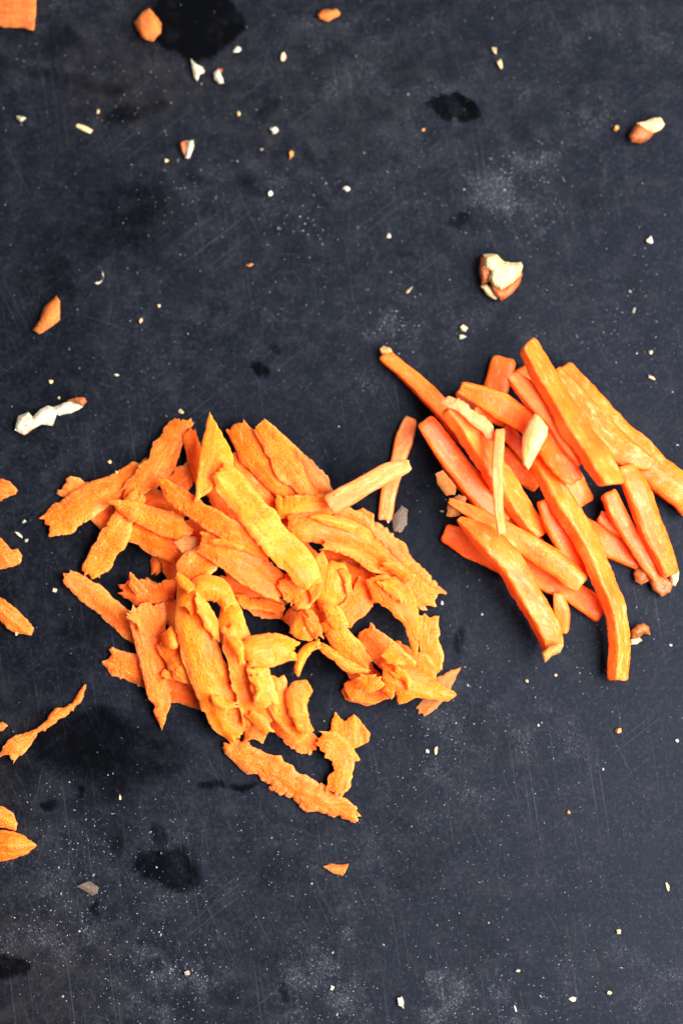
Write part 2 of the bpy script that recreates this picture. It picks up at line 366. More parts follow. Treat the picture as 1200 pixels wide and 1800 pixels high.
_seed = [100]
def shred(pts, t=1.1, jag=3.0, jags=None, arch=0.10, roll=0.0, flex=0.35, lift=(0, 0), rough=0.13, twist=0.0, sag=0.0, ret=False, hold=False):
    """a grated strip: pts (px, py, width px) along its middle; jag px torn edges; arch = hump across as share of the width"""
    _seed[0] += 7; sd = _seed[0]; rng = random.Random(sd)
    pts = [list(p) for p in pts]; t = t * 1.0; jag = max(jag, 1.9) * 1.4; arch = arch * rng.choice((.5, .9, 1.1, -.3))
    for i0, i1 in ((0, 1), (-1, -2)):
        if pts[i0][2] >= 15: pts[i0][2] = max(pts[i0][2], 0.72 * pts[i1][2])
    for p in pts: p[2] = p[2] * 0.92 + 1.0
    c, s = spline(pts, 1.9)
    n = len(s); x, y, w_ = c[:, 0], c[:, 1], np.maximum(c[:, 2], 3.0)
    tx, ty = np.gradient(x, s), np.gradient(y, s); L = np.hypot(tx, ty); tx /= L; ty /= L
    nx, ny = -ty, tx
    nu = int(max(7, min(25, w_.max() / 2.9))) | 1
    u = np.sin(np.linspace(-1, 1, nu) * math.pi / 2 * 0.92) / math.sin(math.pi / 2 * 0.92)
    ja, jb = (jag, jag) if jags is None else jags
    def torn(j, k):
        am = np.clip(0.55 + 0.9 * noise(s / 30.0, k, 21, sd), 0.15, 1.4)
        sw = s + 4 * noise(s / 7.0, k, 33, sd)
        a = am * (noise(sw / 9.0, k, 0, sd) * 0.6 + noise(sw / 4.6, k, 3, sd) * 0.6) + noise(s / 30.0, k, 5, sd) * 1.2 + noise(sw / 15.0, k, 6, sd) * 1.0
        b = am * np.maximum(0, noise(sw / 6.5, k, 9, sd) - 0.3) * 2.0
        return j * (a - b)
    lo, hi = -w_ / 2 - torn(ja, 1.5), w_ / 2 + torn(jb, 7.5)
    off = lo[:, None] + (hi - lo)[:, None] * (u[None, :] + 1) / 2
    endj = (jag * 1.1 + 1.5) * (noise(u * 2.6, 3, 0, sd) + 0.6 * noise(u * 6.0, 8, 0, sd))
    endk = (jag * 1.1 + 1.5) * (noise(u * 2.6, 13, 0, sd) + 0.6 * noise(u * 6.0, 18, 0, sd))
    al = -endj[None, :] * np.exp(-s / 9.0)[:, None] + endk[None, :] * np.exp(-(s[-1] - s) / 9.0)[:, None]
    px = x[:, None] + nx[:, None] * off + tx[:, None] * al
    py = y[:, None] + ny[:, None] * off + ty[:, None] * al
    wm = (w_ * PX)[:, None]
    sn = (s / s[-1])[:, None]
    rl = np.radians(roll + rng.uniform(-13, 13) + (twist + rng.uniform(-22, 22)) * (sn - 0.5))
    form = arch * wm * (1 - u[None, :] ** 2) + np.tan(rl) * u[None, :] * wm / 2
    form = form + sag * 4 * sn * (1 - sn)
    form = form + lift[0] * np.maximum(0, 1 - sn / 0.4) ** 2 + lift[1] * np.maximum(0, 1 - (1 - sn) / 0.4) ** 2
    form = form + 0.24 * fbm(px / 50, py / 50, 0, sd + 3, 2) + 0.06 * noise(px / 19, py / 19, 0, sd + 9) + rough * 0.5 * noise(px / 13, py / 13, 0, sd + 4) + 0.18 * noise(off / 11.0, s[:, None] / 120.0, 3, sd + 6)
    ee = np.minimum(sn, 1 - sn) * s[-1] / 8.0
    prof = (1 - 0.72 * np.abs(u[None, :]) ** 4) * (0.55 + 0.45 * np.clip(ee, 0, 1) ** 0.6)
    th = t * prof * (1 + 0.14 * noise(px / 24, py / 24, 2, sd))
    top = form + th / 2 + rough * 0.40 * fbm(px / 8, py / 8, 0, sd + 5, 2)
    bot = form - th / 2
    lo_dz = bot - np.where(True, 0, 0)
    sp = np.repeat((s * PX)[:, None], nu, 1)
    z = rest(px.ravel(), py.ravel(), bot.ravel() - 0 * form.ravel(), sp.ravel(), flex).reshape(px.shape)
    P = np.concatenate([world(px, py, z + top).reshape(-1, 3), world(px, py, z + bot).reshape(-1, 3)])
    if not hold: stamp(px.ravel(), py.ravel(), (z + top + 0.15).ravel())
    F = []; m = n * nu
    for a in range(n - 1):
        for b in range(nu - 1):
            i = a * nu + b
            F.append((i, i + nu, i + nu + 1, i + 1)); F.append((m + i, m + i + 1, m + i + nu + 1, m + i + nu))
        i = a * nu; F.append((i, m + i, m + i + nu, i + nu))
        i = a * nu + nu - 1; F.append((i, i + nu, m + i + nu, m + i))
    for b in range(nu - 1):
        F.append((b, b + 1, m + b + 1, m + b)); i = (n - 1) * nu + b; F.append((i, m + i, m + i + 1, i + 1))
    e = np.maximum(np.abs(u[None, :]) + 0 * sn, 1 - np.clip(ee, 0, 1) * 1.0)
    fb = np.stack([sp, off * PX, 0 * sp], -1).reshape(-1, 3)
    return P, F, np.concatenate([e.ravel(), e.ravel()]), np.concatenate([fb, fb + (0, 0, 3)])

def stick(pts, ratio=0.8, roll=0.0, twist=0.0, jag=1.2, flex=0.0, rough=0.085, lift=(0, 0), cut=(0, 0), rnd=0.48, taper=0.0):
    """a julienne stick: rounded four-sided bar; pts (px, py, seen width px)"""
    _seed[0] += 7; sd = _seed[0]
    c, s = spline(pts, 3.0)
    n = len(s); x, y, w_ = c[:, 0], c[:, 1], np.maximum(c[:, 2], 4.0)
    tx, ty = np.gradient(x, s), np.gradient(y, s); L = np.hypot(tx, ty); tx /= L; ty /= L
    nx, ny = -ty, tx
    x = x + nx * 2.2 * noise(s / 60, 2, 0, sd); y = y + ny * 2.2 * noise(s / 60, 2, 0, sd)
    # rounded rectangle
    q = []
    for cx, cyy, a0 in ((1, 1, 0), (-1, 1, 90), (-1, -1, 180), (1, -1, 270)):
        for a in (0, 30, 60, 90):
            q.append((cx * (1 - rnd) + rnd * math.cos(math.radians(a0 + a)), cyy * (1 - rnd) + rnd * math.sin(math.radians(a0 + a))))
        if cx * cyy > 0: q += [(cx * (0.33 - (0.66 * k)), cyy * 1.0) for k in (0, 1)]
        else: q += [(cx, cyy * (0.33 - 0.66 * k)) for k in (0, 1)]
    q = np.array(q); nq = len(q)
    sn = s / s[-1]
    rnd_rng = random.Random(sd); jag = jag * 1.5
    ph = np.radians(roll + rnd_rng.uniform(-8, 8) + rnd_rng.uniform(-14, 14) * (sn - .5) + twist * (sn - 0.5) + 5 * noise(s / 70, 1, 0, sd))
    ratio = min(1.0, ratio * 1.2)
    wm = w_ * 0.98 * (1 + 0.07 * noise(s / 40, 5, 0, sd) + 0.03 * noise(s / 13, 9, 0, sd)) * PX
    a = wm / (np.abs(np.cos(ph)) + ratio * np.abs(np.sin(ph))) / 2
    ex, ez = q[None, :, 0] * a[:, None], q[None, :, 1] * (a * ratio)[:, None]
    ang = np.arctan2(q[:, 1], q[:, 0])[None, :]
    mod = 1 + rough * 0.7 * (noise(s[:, None] / 45, ang * 2.2, 0, sd + 1) + 0.35 * noise(s[:, None] / 14, ang * 4.5, 0, sd + 2)) + 0.06 * noise(s[:, None] / 75, ang * .8, 4, sd)
    ee = np.minimum(s, s[-1] - s)
    endf = (0.80 + 0.20 * np.clip(ee / 5.0, 0, 1) ** 0.5)[:, None]
    ex = ex * mod * endf; ez = ez * mod * endf
    co, si = np.cos(ph)[:, None], np.sin(ph)[:, None]
    off = ex * co - ez * si; dz = ex * si + ez * co
    offp = off / PX
    edge_ = np.max(np.abs(q), 1)
    corner = np.clip((np.abs(q[:, 0]) * np.abs(q[:, 1])) ** 2.5, 0, 1)
    jitter = jag * corner[None, :] * noise(s[:, None] / 4.5, ang * 3, 8, sd)
    offp = offp + jitter * np.sign(offp)
    al = (np.tan(math.radians(cut[0])) * offp * np.exp(-s / 14)[:, None] + np.tan(math.radians(cut[1])) * offp * np.exp(-(s[-1] - s) / 14)[:, None])
    al = al + 1.8 * noise(ang * 2 + 0 * s[:, None], 0, 2, sd) * np.exp(-ee / 6)[:, None]
    px = x[:, None] + nx[:, None] * offp + tx[:, None] * al
    py = y[:, None] + ny[:, None] * offp + ty[:, None] * al
    dz = dz + (lift[0] * np.maximum(0, 1 - sn / 0.5) ** 2 + lift[1] * np.maximum(0, 1 - (1 - sn) / 0.5) ** 2)[:, None]
    sp = np.repeat((s * PX)[:, None], nq, 1)
    dzl = dz - (lift[0] * np.maximum(0, 1 - sn / 0.5) ** 2 + lift[1] * np.maximum(0, 1 - (1 - sn) / 0.5) ** 2)[:, None]
    z = rest(px.ravel(), py.ravel(), dzl.ravel(), sp.ravel(), flex).reshape(px.shape)
    P = world(px, py, z + dz).reshape(-1, 3)
    zt = (z + dz)
    cxp = (x[:, None] + 0 * px); cyp = (y[:, None] + 0 * py)
    top = zt.max(1)[:, None] + 0 * px
    for f in (0.0, 0.25, 0.5, 0.75, 0.92):
        stamp((cxp + (px - cxp) * f).ravel(), (cyp + (py - cyp) * f).ravel(), (top * (1 - 0.0) - 0.12 * f).ravel())
    F = []
    for i in range(n - 1):
        for k in range(nq):
            k2 = (k + 1) % nq
            F.append((i * nq + k, i * nq + k2, (i + 1) * nq + k2, (i + 1) * nq + k))
    e = np.repeat(corner[None, :], n, 0)
    e = np.maximum(e, np.clip(1 - ee / 6, 0, 1)[:, None]).ravel().tolist()
    P = P.tolist()
    for end in (0, n - 1):                      # cut faces
        ring = np.array(P[end * nq:(end + 1) * nq]); cen = ring.mean(0); r2 = []
        for k in range(nq):
            P.append((cen + (ring[k] - cen) * 0.55).tolist()); e.append(0.8); r2.append(len(P) - 1)
        P.append(cen.tolist()); e.append(0.7); cc = len(P) - 1
        for k in range(nq):
            k2 = (k + 1) % nq; o1, o2 = end * nq + k, end * nq + k2
            if end == 0:
                F.append((o1, r2[k], r2[k2], o2)); F.append((r2[k], cc, r2[k2]))
            else:
                F.append((o1, o2, r2[k2], r2[k])); F.append((r2[k], r2[k2], cc))
    fb = np.stack([sp, (ang + 0 * sp) * 1.1, 0 * sp], -1).reshape(-1, 3)
    fb = np.concatenate([fb, np.array(P)[len(fb):] * 1000 + 50])
    return np.array(P), F, np.array(e), fb

def inside(px, py, poly):
    r = np.zeros(len(px), bool); j = len(poly) - 1
    for i in range(len(poly)):
        xi, yi = poly[i]; xj, yj = poly[j]
        c = ((yi > py) != (yj > py)) & (px < (xj - xi) * (py - yi) / (yj - yi + 1e-12) + xi)
        r ^= c; j = i
    return r
def flake(poly, t=1.0, jag=2.2, bend=0.5, dome=0.0, tilt=(0, 0), flex=0.3, rough=0.14, step=None, thin=0.6, base=None, wall=3.5, nostamp=False):
    """a torn flat piece: outline in photograph pixels, its own thickness, bend, dome and tilt (mm across, mm along y)"""
    _seed[0] += 7; sd = _seed[0]; rng = random.Random(sd)
    poly = np.array(poly, float)
    size = max(np.ptp(poly[:, 0]), np.ptp(poly[:, 1]))
    step = step or max(1.6, min(3.4, size / 16))
    out = []
    for i in range(len(poly)):
        a, b = poly[i], poly[(i + 1) % len(poly)]
        k = max(1, int(np.hypot(*(b - a)) / (step * 0.9)))
        for q in range(k): out.append(a + (b - a) * q / k)
    out = np.array(out)
    d = np.roll(out, -1, 0) - np.roll(out, 1, 0); d /= np.maximum(1e-6, np.hypot(d[:, 0], d[:, 1]))[:, None]
    nn = np.stack([d[:, 1], -d[:, 0]], 1)
    k = jag * (0.6 * noise(out[:, 0] / 8, out[:, 1] / 8, 0, sd) + 0.5 * noise(out[:, 0] / 3.6, out[:, 1] / 3.6, 1, sd))
    out = out + nn * k[:, None]
    x0, y0 = out.min(0); x1, y1 = out.max(0)
    gx, gy = np.meshgrid(np.arange(x0, x1, step), np.arange(y0, y1, step))
    gx = gx.ravel() + np.array([rng.uniform(-.3, .3) for _ in range(gx.size)]) * step; gy = gy.ravel() + np.array([rng.uniform(-.3, .3) for _ in range(gy.size)]) * step
    ins = inside(gx, gy, out); gx, gy = gx[ins], gy[ins]
    if len(gx):
        dist = np.min(np.hypot(gx[:, None] - out[None, :, 0], gy[:, None] - out[None, :, 1]), 1)
        g = dist > step * 0.6; gx, gy = gx[g], gy[g]
    pts = [Vector(p) for p in out] + [Vector((a, b)) for a, b in zip(gx, gy)]
    no = len(out)
    r = delaunay_2d_cdt(pts, [(i, (i + 1) % no) for i in range(no)], [list(range(no))], 1, 1e-4)
    V2 = np.array([(p[0], p[1]) for p in r[0]]); tri = [tuple(f) for f in r[2]]
    tr = []
    for f in tri:
        a, b, c = V2[f[0]], V2[f[1]], V2[f[2]]
        ar = (b[0] - a[0]) * (c[1] - a[1]) - (b[1] - a[1]) * (c[0] - a[0])
        tr.append(f if ar < 0 else (f[0], f[2], f[1]))           # y runs down in the photograph
    px, py = V2[:, 0], V2[:, 1]
    dist = np.min(np.hypot(px[:, None] - out[None, :, 0], py[:, None] - out[None, :, 1]), 1)
    cen = V2.mean(0); cv = np.cov((V2 - cen).T); ev, evec = np.linalg.eigh(cv)
    ax = evec[:, 1]; s = (V2 - cen) @ ax; ac = (V2 - cen) @ np.array([-ax[1], ax[0]])
    uu = ac / max(1e-6, np.abs(ac).max()); su = s / max(1e-6, np.abs(s).max())
    form = -bend * uu ** 2 + dome * (1 - np.clip(uu ** 2 + su ** 2, 0, 1)) + tilt[0] * (px - cen[0]) * PX / 10 + tilt[1] * (cen[1] - py) * PX / 10
    form = form + 0.30 * noise(px / 34, py / 34, 0, sd + 3) + rough * 0.7 * noise(px / 14, py / 14, 0, sd + 4) + 0.2 * noise(ac / 12.0, s / 110.0, 3, sd + 6)
    pr = thin + (1 - thin) * np.clip(dist / wall, 0, 1) ** 0.55
    top = form + t * pr / 2 + rough * 0.40 * fbm(px / 8, py / 8, 0, sd + 5, 2)
    bot = form - t * pr / 2
    z = rest(px, py, bot, s * PX, flex) if base is None else np.full(len(px), base) - bot.min()
    P = np.concatenate([world(px, py, z + top), world(px, py, z + bot)])
    if not nostamp: stamp(px, py, z + top)
    n = len(px); F = [f for f in tr] + [(n + f[0], n + f[2], n + f[1]) for f in tr]
    cnt = {}
    for f in tr:
        for a, b in ((f[0], f[1]), (f[1], f[2]), (f[2], f[0])): cnt[(a, b)] = 1
    for (a, b) in list(cnt):
        if (b, a) not in cnt: F.append((b, a, n + a, n + b))
    e = 1 - np.clip(dist / 9.0, 0, 1); e = np.concatenate([e, e])
    fb = np.stack([s * PX, ac * PX, 0 * s], -1)
    return P, F, e, np.concatenate([fb, fb + (0, 0, 3)])

GP, JP_, SP = 'grated carrot shreds in the heap', 'julienne carrot sticks in the heap', 'carrot scraps around the edge'
def S(label, pts, m='grated', name='carrot_shred', group=GP, cat='carrot shred', **k):
    P, F, e, fb = shred(pts, **k); return tag(link(name, P, F, M[m], e, fb), label, cat, group)
def K(label, pts, m='stick', name='carrot_stick', group=JP_, cat='carrot stick', **k):
    P, F, e, fb = stick(pts, **k); return tag(link(name, P, F, M[m], e, fb), label, cat, group)
def FL(label, poly, m='grated', name='carrot_flake', group=GP, cat='carrot flake', parent=None, **k):
    P, F, e, fb = flake(poly, **k); o = link(name, P, F, M[m], e, fb, parent)
    return o if parent is not None else tag(o, label, cat, group)


# ================================================================== the heap of grated carrot, lowest pieces first
S('dull orange shred stub poking out top left of the grated heap under a wide strip', [(112, 852, 40), (140, 868, 50), (180, 900, 50), (215, 932, 45)], 'dry', jag=2)
S('reddish shred in shade beneath the pointed narrow shred, left of grated heap', [(245, 892, 30), (290, 880, 45), (328, 902, 35)], arch=.05)
S('shaded shred showing red in the gap left of the tall pointed triangle', [(292, 866, 26), (325, 838, 45), (362, 812, 40)], arch=.05)
S('small stub hanging below the shaded strip beside the black gap, left of grated heap', [(269, 1010, 10), (279, 986, 24), (292, 955, 26)], 'dry')
S('dark red shred low in the heap left of the bright yellow curl', [(282, 955, 40), (305, 992, 46), (330, 1035, 40)], arch=.04)
S('long tan strip jutting out far left below the black gap, flat end lifted', [(115, 1010, 26), (145, 1033, 38), (190, 1069, 42), (237, 1106, 45), (265, 1126, 40)], 'dry', jag=1.5, lift=(2.2, 0))
S('wide dull shred with torn left end under the long downward point, lower left of heap', [(188, 1155, 28), (220, 1170, 52), (270, 1192, 54), (320, 1212, 52), (358, 1228, 40)], 'dry', jag=2.5)
S('brownish damp shred low in the middle of the grated heap above the large black gap', [(392, 1012, 32), (428, 1038, 50), (470, 1062, 46), (500, 1076, 34)], 'dry')
S('thin pale edged sliver bordering the top of the large black gap mid heap', [(412, 1054, 18), (445, 1062, 24), (494, 1072, 20)])
S('red shaded shred seen in the notch below the pointed triangle', [(366, 846, 30), (402, 886, 54), (442, 932, 52)], arch=.05)
S('shaded shred between the thin diagonal strip and the block shaped shred below', [(330, 912, 34), (365, 930, 42), (398, 948, 40)], arch=.05)
S('shaded deep orange shred below the long slanting strip, above the leaf shaped flake', [(560, 985, 40), (600, 990, 50), (640, 1000, 40)], arch=.05)
S('brown spotted fringe strip along the right rim of the grated heap', [(650, 930, 46), (678, 962, 50), (708, 1000, 54), (738, 1032, 58), (766, 1056, 46)], 'dry', jag=3.5)
FL('ragged thin stub sticking up near the two pale crossed sticks', [(612, 918), (622, 900), (637, 892), (656, 904), (658, 936), (690, 962), (640, 965)], 'dry', jag=3, t=.8)
S('shaded shred under the arc of the serrated piece, right of grated heap', [(580, 1055, 40), (615, 1040, 40), (650, 1000, 40)], arch=.05)
S('strip running straight down at the right rim of the grated heap', [(755, 1082, 32), (754, 1120, 38), (761, 1158, 42), (766, 1182, 26)], jag=2.5)
S('pale translucent scrap with two tips under the splayed piece, far right of grated heap', [(809, 1176, 10), (785, 1196, 30), (760, 1226, 35), (737, 1252, 24)], 'film', jag=2.5, t=.5, rough=.08)
FL('dull brown scrap edge beneath the square torn flake, lower right of heap', [(600, 1214), (612, 1196), (645, 1205), (662, 1236), (645, 1242), (606, 1230)], 'dry', t=.7)
FL('small dark orange scrap in the shade above the hooked thin curl', [(495, 1088), (512, 1066), (535, 1062), (532, 1090), (512, 1104)], 'dry', t=.7)
S('ragged bottom fringe shred left of the forked curl', [(470, 1258, 30), (515, 1292, 38), (538, 1306, 34), (554, 1318, 18)], 'dry', jag=4)
S('deep orange shred in the crease near the bottom of the grated heap', [(452, 1232, 30), (478, 1264, 38), (508, 1290, 22)])
# shreds buried in the heap, glimpsed between the others
for q, (lb, p) in enumerate([
    ('buried shred glimpsed between the yellow crest and star shaped shred', [(248, 1030, 44), (290, 1060, 50), (330, 1100, 44)]),
    ('buried shred glimpsed right of the long slanting strip at its middle', [(430, 850, 40), (470, 890, 54), (510, 930, 50)]),
    ('buried shred glimpsed under the centre of the long slanting strip', [(470, 940, 44), (520, 975, 56), (570, 1010, 44)]),
    ('buried shred glimpsed below the right shoulder strip', [(588, 900, 44), (630, 930, 56), (668, 968, 44)]),
    ('buried shred glimpsed left of the rough orange flake', [(528, 1050, 44), (566, 1078, 56), (606, 1106, 46)]),
    ('buried shred glimpsed under the leaf shaped flake', [(590, 1000, 40), (630, 1022, 50), (668, 1040, 40)]),
    ('buried shred glimpsed below the broad slanting strip', [(600, 1150, 36), (632, 1180, 50), (664, 1208, 40)]),
    ('buried shred glimpsed below the yellow chunk', [(440, 1190, 44), (480, 1225, 56), (520, 1262, 44)]),
    ('buried shred glimpsed above the splayed ragged piece', [(690, 1140, 36), (730, 1166, 44), (768, 1188, 34)]),
    ('buried shred glimpsed right of the downward pointing shred', [(330, 1170, 40), (372, 1215, 56), (412, 1262, 46)]),
    ('buried shred glimpsed just right of the tall triangle', [(392, 820, 30), (420, 850, 44), (450, 880, 40)]),
    ('buried shred glimpsed left of the block shaped shred', [(300, 930, 40), (340, 950, 50), (380, 960, 40)])]):
    S(lb, p, 'grated' if q % 3 else 'dry', jag=2.4, arch=.08)
S('long fuzzy strip lying along the bottom of the grated heap', [(399, 1301, 24), (416, 1318, 44), (460, 1345, 52), (510, 1378, 56), (560, 1405, 52), (600, 1424, 40), (624, 1437, 20)], 'dry', jag=3.4, arch=.16, t=1.5, rough=.2)
FL('small dark scrap tucked over the upper end of the long bottom strip', [(426, 1270), (450, 1268), (468, 1290), (462, 1306), (446, 1300), (430, 1306)], 'dry', jag=3)
S('strip lying below the narrow pointed shred, deep orange, left of heap', [(226, 925, 48), (268, 947, 52), (308, 966, 46), (334, 964, 30)], jag=1.6, arch=.06)
S('broad strip crossing to the lower left end of the heap', [(84, 927, 34), (110, 910, 60), (160, 880, 58), (212, 850, 46), (268, 824, 46)], jag=2.6, arch=.12, lift=(.8, 0))
S('curved frayed strip rising to the top left of the grated heap', [(322, 738, 20), (308, 768, 50), (285, 808, 55), (262, 838, 45), (226, 874, 18)], jag=3.2, arch=.10, lift=(1.5, 0))
S('short strip slanting down to a blunt end, left side of heap', [(157, 1012, 22), (175, 985, 48), (200, 942, 52), (226, 895, 40), (246, 868, 22)], jag=2.6, arch=.10)
S('narrow shred starting at a sharp point and widening right, left of heap', [(183, 878, 4), (215, 890, 26), (260, 908, 42), (305, 926, 48), (332, 942, 38)], jag=1.8, arch=.10)
FL('pinkish translucent torn bit at the end of the narrow pointed shred', [(305, 952), (325, 942), (347, 945), (348, 966), (324, 979)], 'film', t=.6)
S('small ridged stub just left of the tall pointed triangle', [(330, 757, 18), (337, 780, 32), (348, 815, 36), (356, 850, 30)], jag=1.4, arch=.2, roll=12)
S('orange strip behind the bright yellow curl, pitted right edge', [(382, 972, 44), (350, 992, 62), (322, 1014, 46)], jag=2.4, arch=.12)
S('block shaped shred with dark speck under the long slanting strip', [(350, 952, 36), (388, 966, 56), (430, 992, 60), (470, 1020, 60), (500, 1040, 36)], jag=1.8, arch=.10)
S('star shaped torn shred with three points, left middle of heap', [(214, 1036, 24), (240, 1040, 44), (275, 1042, 50), (316, 1040, 46)], 'dry', jag=4, arch=.1)
FL('small upright point behind the star shaped torn shred', [(229, 1005), (250, 1026), (262, 1040), (240, 1048), (226, 1030)], 'dry', t=.8)
S('long shred tapering down to a sharp point at lower left of heap', [(258, 1062, 60), (262, 1100, 66), (268, 1150, 54), (278, 1200, 46), (283, 1240, 34), (285, 1278, 5)], 'dry', jag=2, arch=.12, t=1.4)
S('short ledge shaped strip joining the pointed shred to the wide curl', [(284, 1186, 16), (312, 1190, 20), (350, 1194, 20)])
S('stubby shred between the downward point and the wide bright curl', [(290, 1128, 38), (315, 1162, 50), (346, 1190, 44)], arch=.14)
FL('little pink curled scrap beside the downward pointing shred', [(283, 1118), (300, 1100), (317, 1114), (320, 1130), (306, 1143), (288, 1138)], t=1.2, dome=.8)
S('pinkish ragged strip behind the long slanting strip, near top of heap', [(412, 800, 24), (428, 830, 40), (452, 862, 46), (485, 905, 40)], 'dry', jag=3)
S('blunt strip end top centre of heap, left of its twin', [(411, 745, 30), (430, 775, 50), (465, 820, 52), (500, 856, 50), (532, 884, 42)], jag=1.8, arch=.12, t=1.4)
S('frayed strip with saw like right rim, top centre right of heap', [(456, 746, 26), (478, 775, 46), (514, 820, 58), (550, 862, 56), (582, 890, 44)], jags=(1.2, 4), arch=.10, t=1.2)
S('short thick strip end at centre below the twin top strips', [(482, 890, 26), (520, 892, 50), (565, 888, 46), (596, 884, 30)], 'core', jag=1.4, arch=.12)
S('straight strip leading right from centre to the right shoulder of heap', [(505, 926, 48), (560, 930, 55), (620, 946, 60), (670, 975, 56), (712, 1006, 44)], jag=1.8, arch=.16, t=1.5)
S('thin ridge along the lower side of the right shoulder strip', [(565, 958, 16), (615, 968, 22), (660, 995, 26), (705, 1016, 18)], jag=2)
FL('leaf shaped smooth flake at the centre right of heap', [(558, 1010), (580, 985), (606, 990), (618, 1020), (612, 1052), (594, 1078), (562, 1076), (553, 1045)], 'core', jag=1.2, bend=.9, t=1.1)
S('strip curving beneath the serrated piece, right centre', [(603, 1092, 40), (628, 1060, 50), (652, 1026, 46)], jag=2.4, arch=.12)
FL('serrated curved piece with saw teeth around the black hollow, right of heap', [(640, 1018), (672, 1010), (708, 1014), (724, 1040), (738, 1084), (736, 1120), (731, 1156), (724, 1150), (718, 1120), (706, 1094), (690, 1080), (676, 1066), (656, 1056)], jag=3.6, t=.9, bend=.8)
S('fuzzy strip below the black hollow, right of heap', [(640, 1108, 34), (660, 1131, 50), (690, 1157, 52), (722, 1182, 44)], 'dry', jag=2, arch=.12)
FL('square torn flake at the lower right of grated heap', [(604, 1204), (622, 1192), (648, 1184), (673, 1207), (684, 1229), (660, 1238), (617, 1233)], jag=3, t=.9, bend=.6)
FL('splayed ragged piece with a point to the right, lower right of heap', [(668, 1166), (690, 1150), (712, 1152), (732, 1174), (752, 1188), (802, 1220), (787, 1233), (732, 1226), (717, 1233), (700, 1238), (695, 1214), (688, 1229), (670, 1215), (673, 1193)], jag=3, t=1.0, dome=1.2)
S('broad strip slanting to a blunt end above the square torn flake', [(569, 1088, 22), (590, 1114, 46), (620, 1146, 50), (644, 1174, 32)], jag=1.6, arch=.18, t=1.3)
S('thin curled rim under the broad slanting strip', [(556, 1130, 10), (590, 1155, 18), (625, 1177, 16), (648, 1180, 8)], jag=1)
S('thin hooked curl hanging over bare slate, middle right of heap', [(518, 1186, 12), (527, 1165, 17), (540, 1143, 17), (560, 1134, 14)], 'core', jag=1.4)
FL('rough orange flake above the hooked thin curl', [(530, 1064), (552, 1075), (566, 1105), (548, 1126), (524, 1124), (508, 1112), (516, 1092)], jag=2.8, dome=.8)
S('small strip end leaning right below the tip of the long slanting strip', [(498, 1018, 30), (520, 1040, 56), (528, 1058, 44), (524, 1070, 22)], jag=2, arch=.12)
FL('shaded lappet tucked right of the long slanting strip tip', [(545, 985), (568, 968), (577, 990), (568, 1040), (548, 1062), (540, 1030)], jag=1.6)
S('thin diagonal strip crossing from the tall triangle down to the centre', [(283, 840, 7), (300, 861, 32), (340, 894, 38), (390, 925, 40), (440, 953, 40), (476, 976, 28)], jag=1.3, arch=.12)
FL('tall pointed triangle shred standing at the top of grated heap', [(369, 724), (385, 752), (411, 800), (409, 824), (377, 858), (342, 884), (345, 845), (350, 800), (358, 765)], 'core', jag=1.5, t=1.4, bend=.5)
S('long slanting strip on top, from the triangle to the heap centre', [(386, 826, 26), (405, 850, 56), (450, 906, 62), (500, 966, 64), (534, 1004, 58), (550, 1032, 20)], 'core', jag=1.4, arch=.10, t=1.5)
S('wide bright curl running down the left centre of heap', [(336, 1034, 44), (334, 1084, 64), (350, 1132, 72), (366, 1182, 72), (386, 1236, 70), (404, 1274, 58), (418, 1294, 24)], 'core', jag=1.5, arch=.16, t=1.5)
S('smooth shred leaning on the wide bright curl from the right', [(406, 1042, 12), (406, 1080, 46), (414, 1122, 60), (436, 1156, 56)], 'core', jag=1.6, arch=.12)
S('bright smooth strip descending below the yellow chunk', [(406, 1100, 40), (420, 1140, 54), (434, 1190, 64), (448, 1236, 68), (454, 1274, 32)], 'core', jag=2.2, arch=.14, t=1.4)
S('strip slanting to bottom right of heap beneath the yellow chunk', [(482, 1190, 40), (492, 1235, 52), (518, 1272, 50), (536, 1294, 32)], 'core', jag=1.6, arch=.10)
FL('lobed flake with scalloped rim, bottom right of heap', [(501, 1218), (517, 1196), (538, 1196), (549, 1215), (538, 1240), (541, 1262), (552, 1284), (530, 1292), (508, 1258)], jag=3.2, bend=.7)
S('folded shred beneath the yellow chunk, pale crease', [(452, 1172, 40), (462, 1205, 46), (470, 1240, 40)], 'core', jag=2)
S('bright yellow crest of a curl folded over the top of the wide curl', [(324, 1070, 34), (340, 1046, 46), (366, 1034, 46), (392, 1044, 40), (402, 1066, 22)], 'core', jag=1.6, arch=.35, t=1.3, flex=.3)
S('narrow bright ridge standing on the yellow crest', [(344, 1046, 16), (358, 1070, 22), (370, 1096, 24), (382, 1126, 12)], 'core', jag=1, t=1.0, arch=.3)
S('short fat yellow chunk on top, lower middle of heap', [(430, 1154, 40), (452, 1146, 60), (485, 1142, 62), (508, 1143, 46), (520, 1145, 26)], 'core', jag=2.2, arch=.16, t=1.9, flex=.2)
S('tiny bright stub left of the yellow crest', [(311, 1010, 13), (321, 1021, 18), (336, 1036, 18)], 'core', jag=.8, arch=.2)
FL('flap of the forked curl standing up at the bottom of heap', [(572, 1296), (582, 1276), (589, 1252), (604, 1268), (622, 1255), (636, 1270), (651, 1292), (646, 1305), (622, 1316), (632, 1336), (606, 1340), (580, 1318)], 'grated', jag=2.4, t=.9, bend=-.6, dome=.4)
S('twisted forked curl at the bottom right of grated heap', [(562, 1304, 34), (580, 1306, 46), (598, 1326, 44), (602, 1352, 36), (594, 1380, 36), (588, 1398, 24)], jag=3.2, arch=.14, t=1.0)

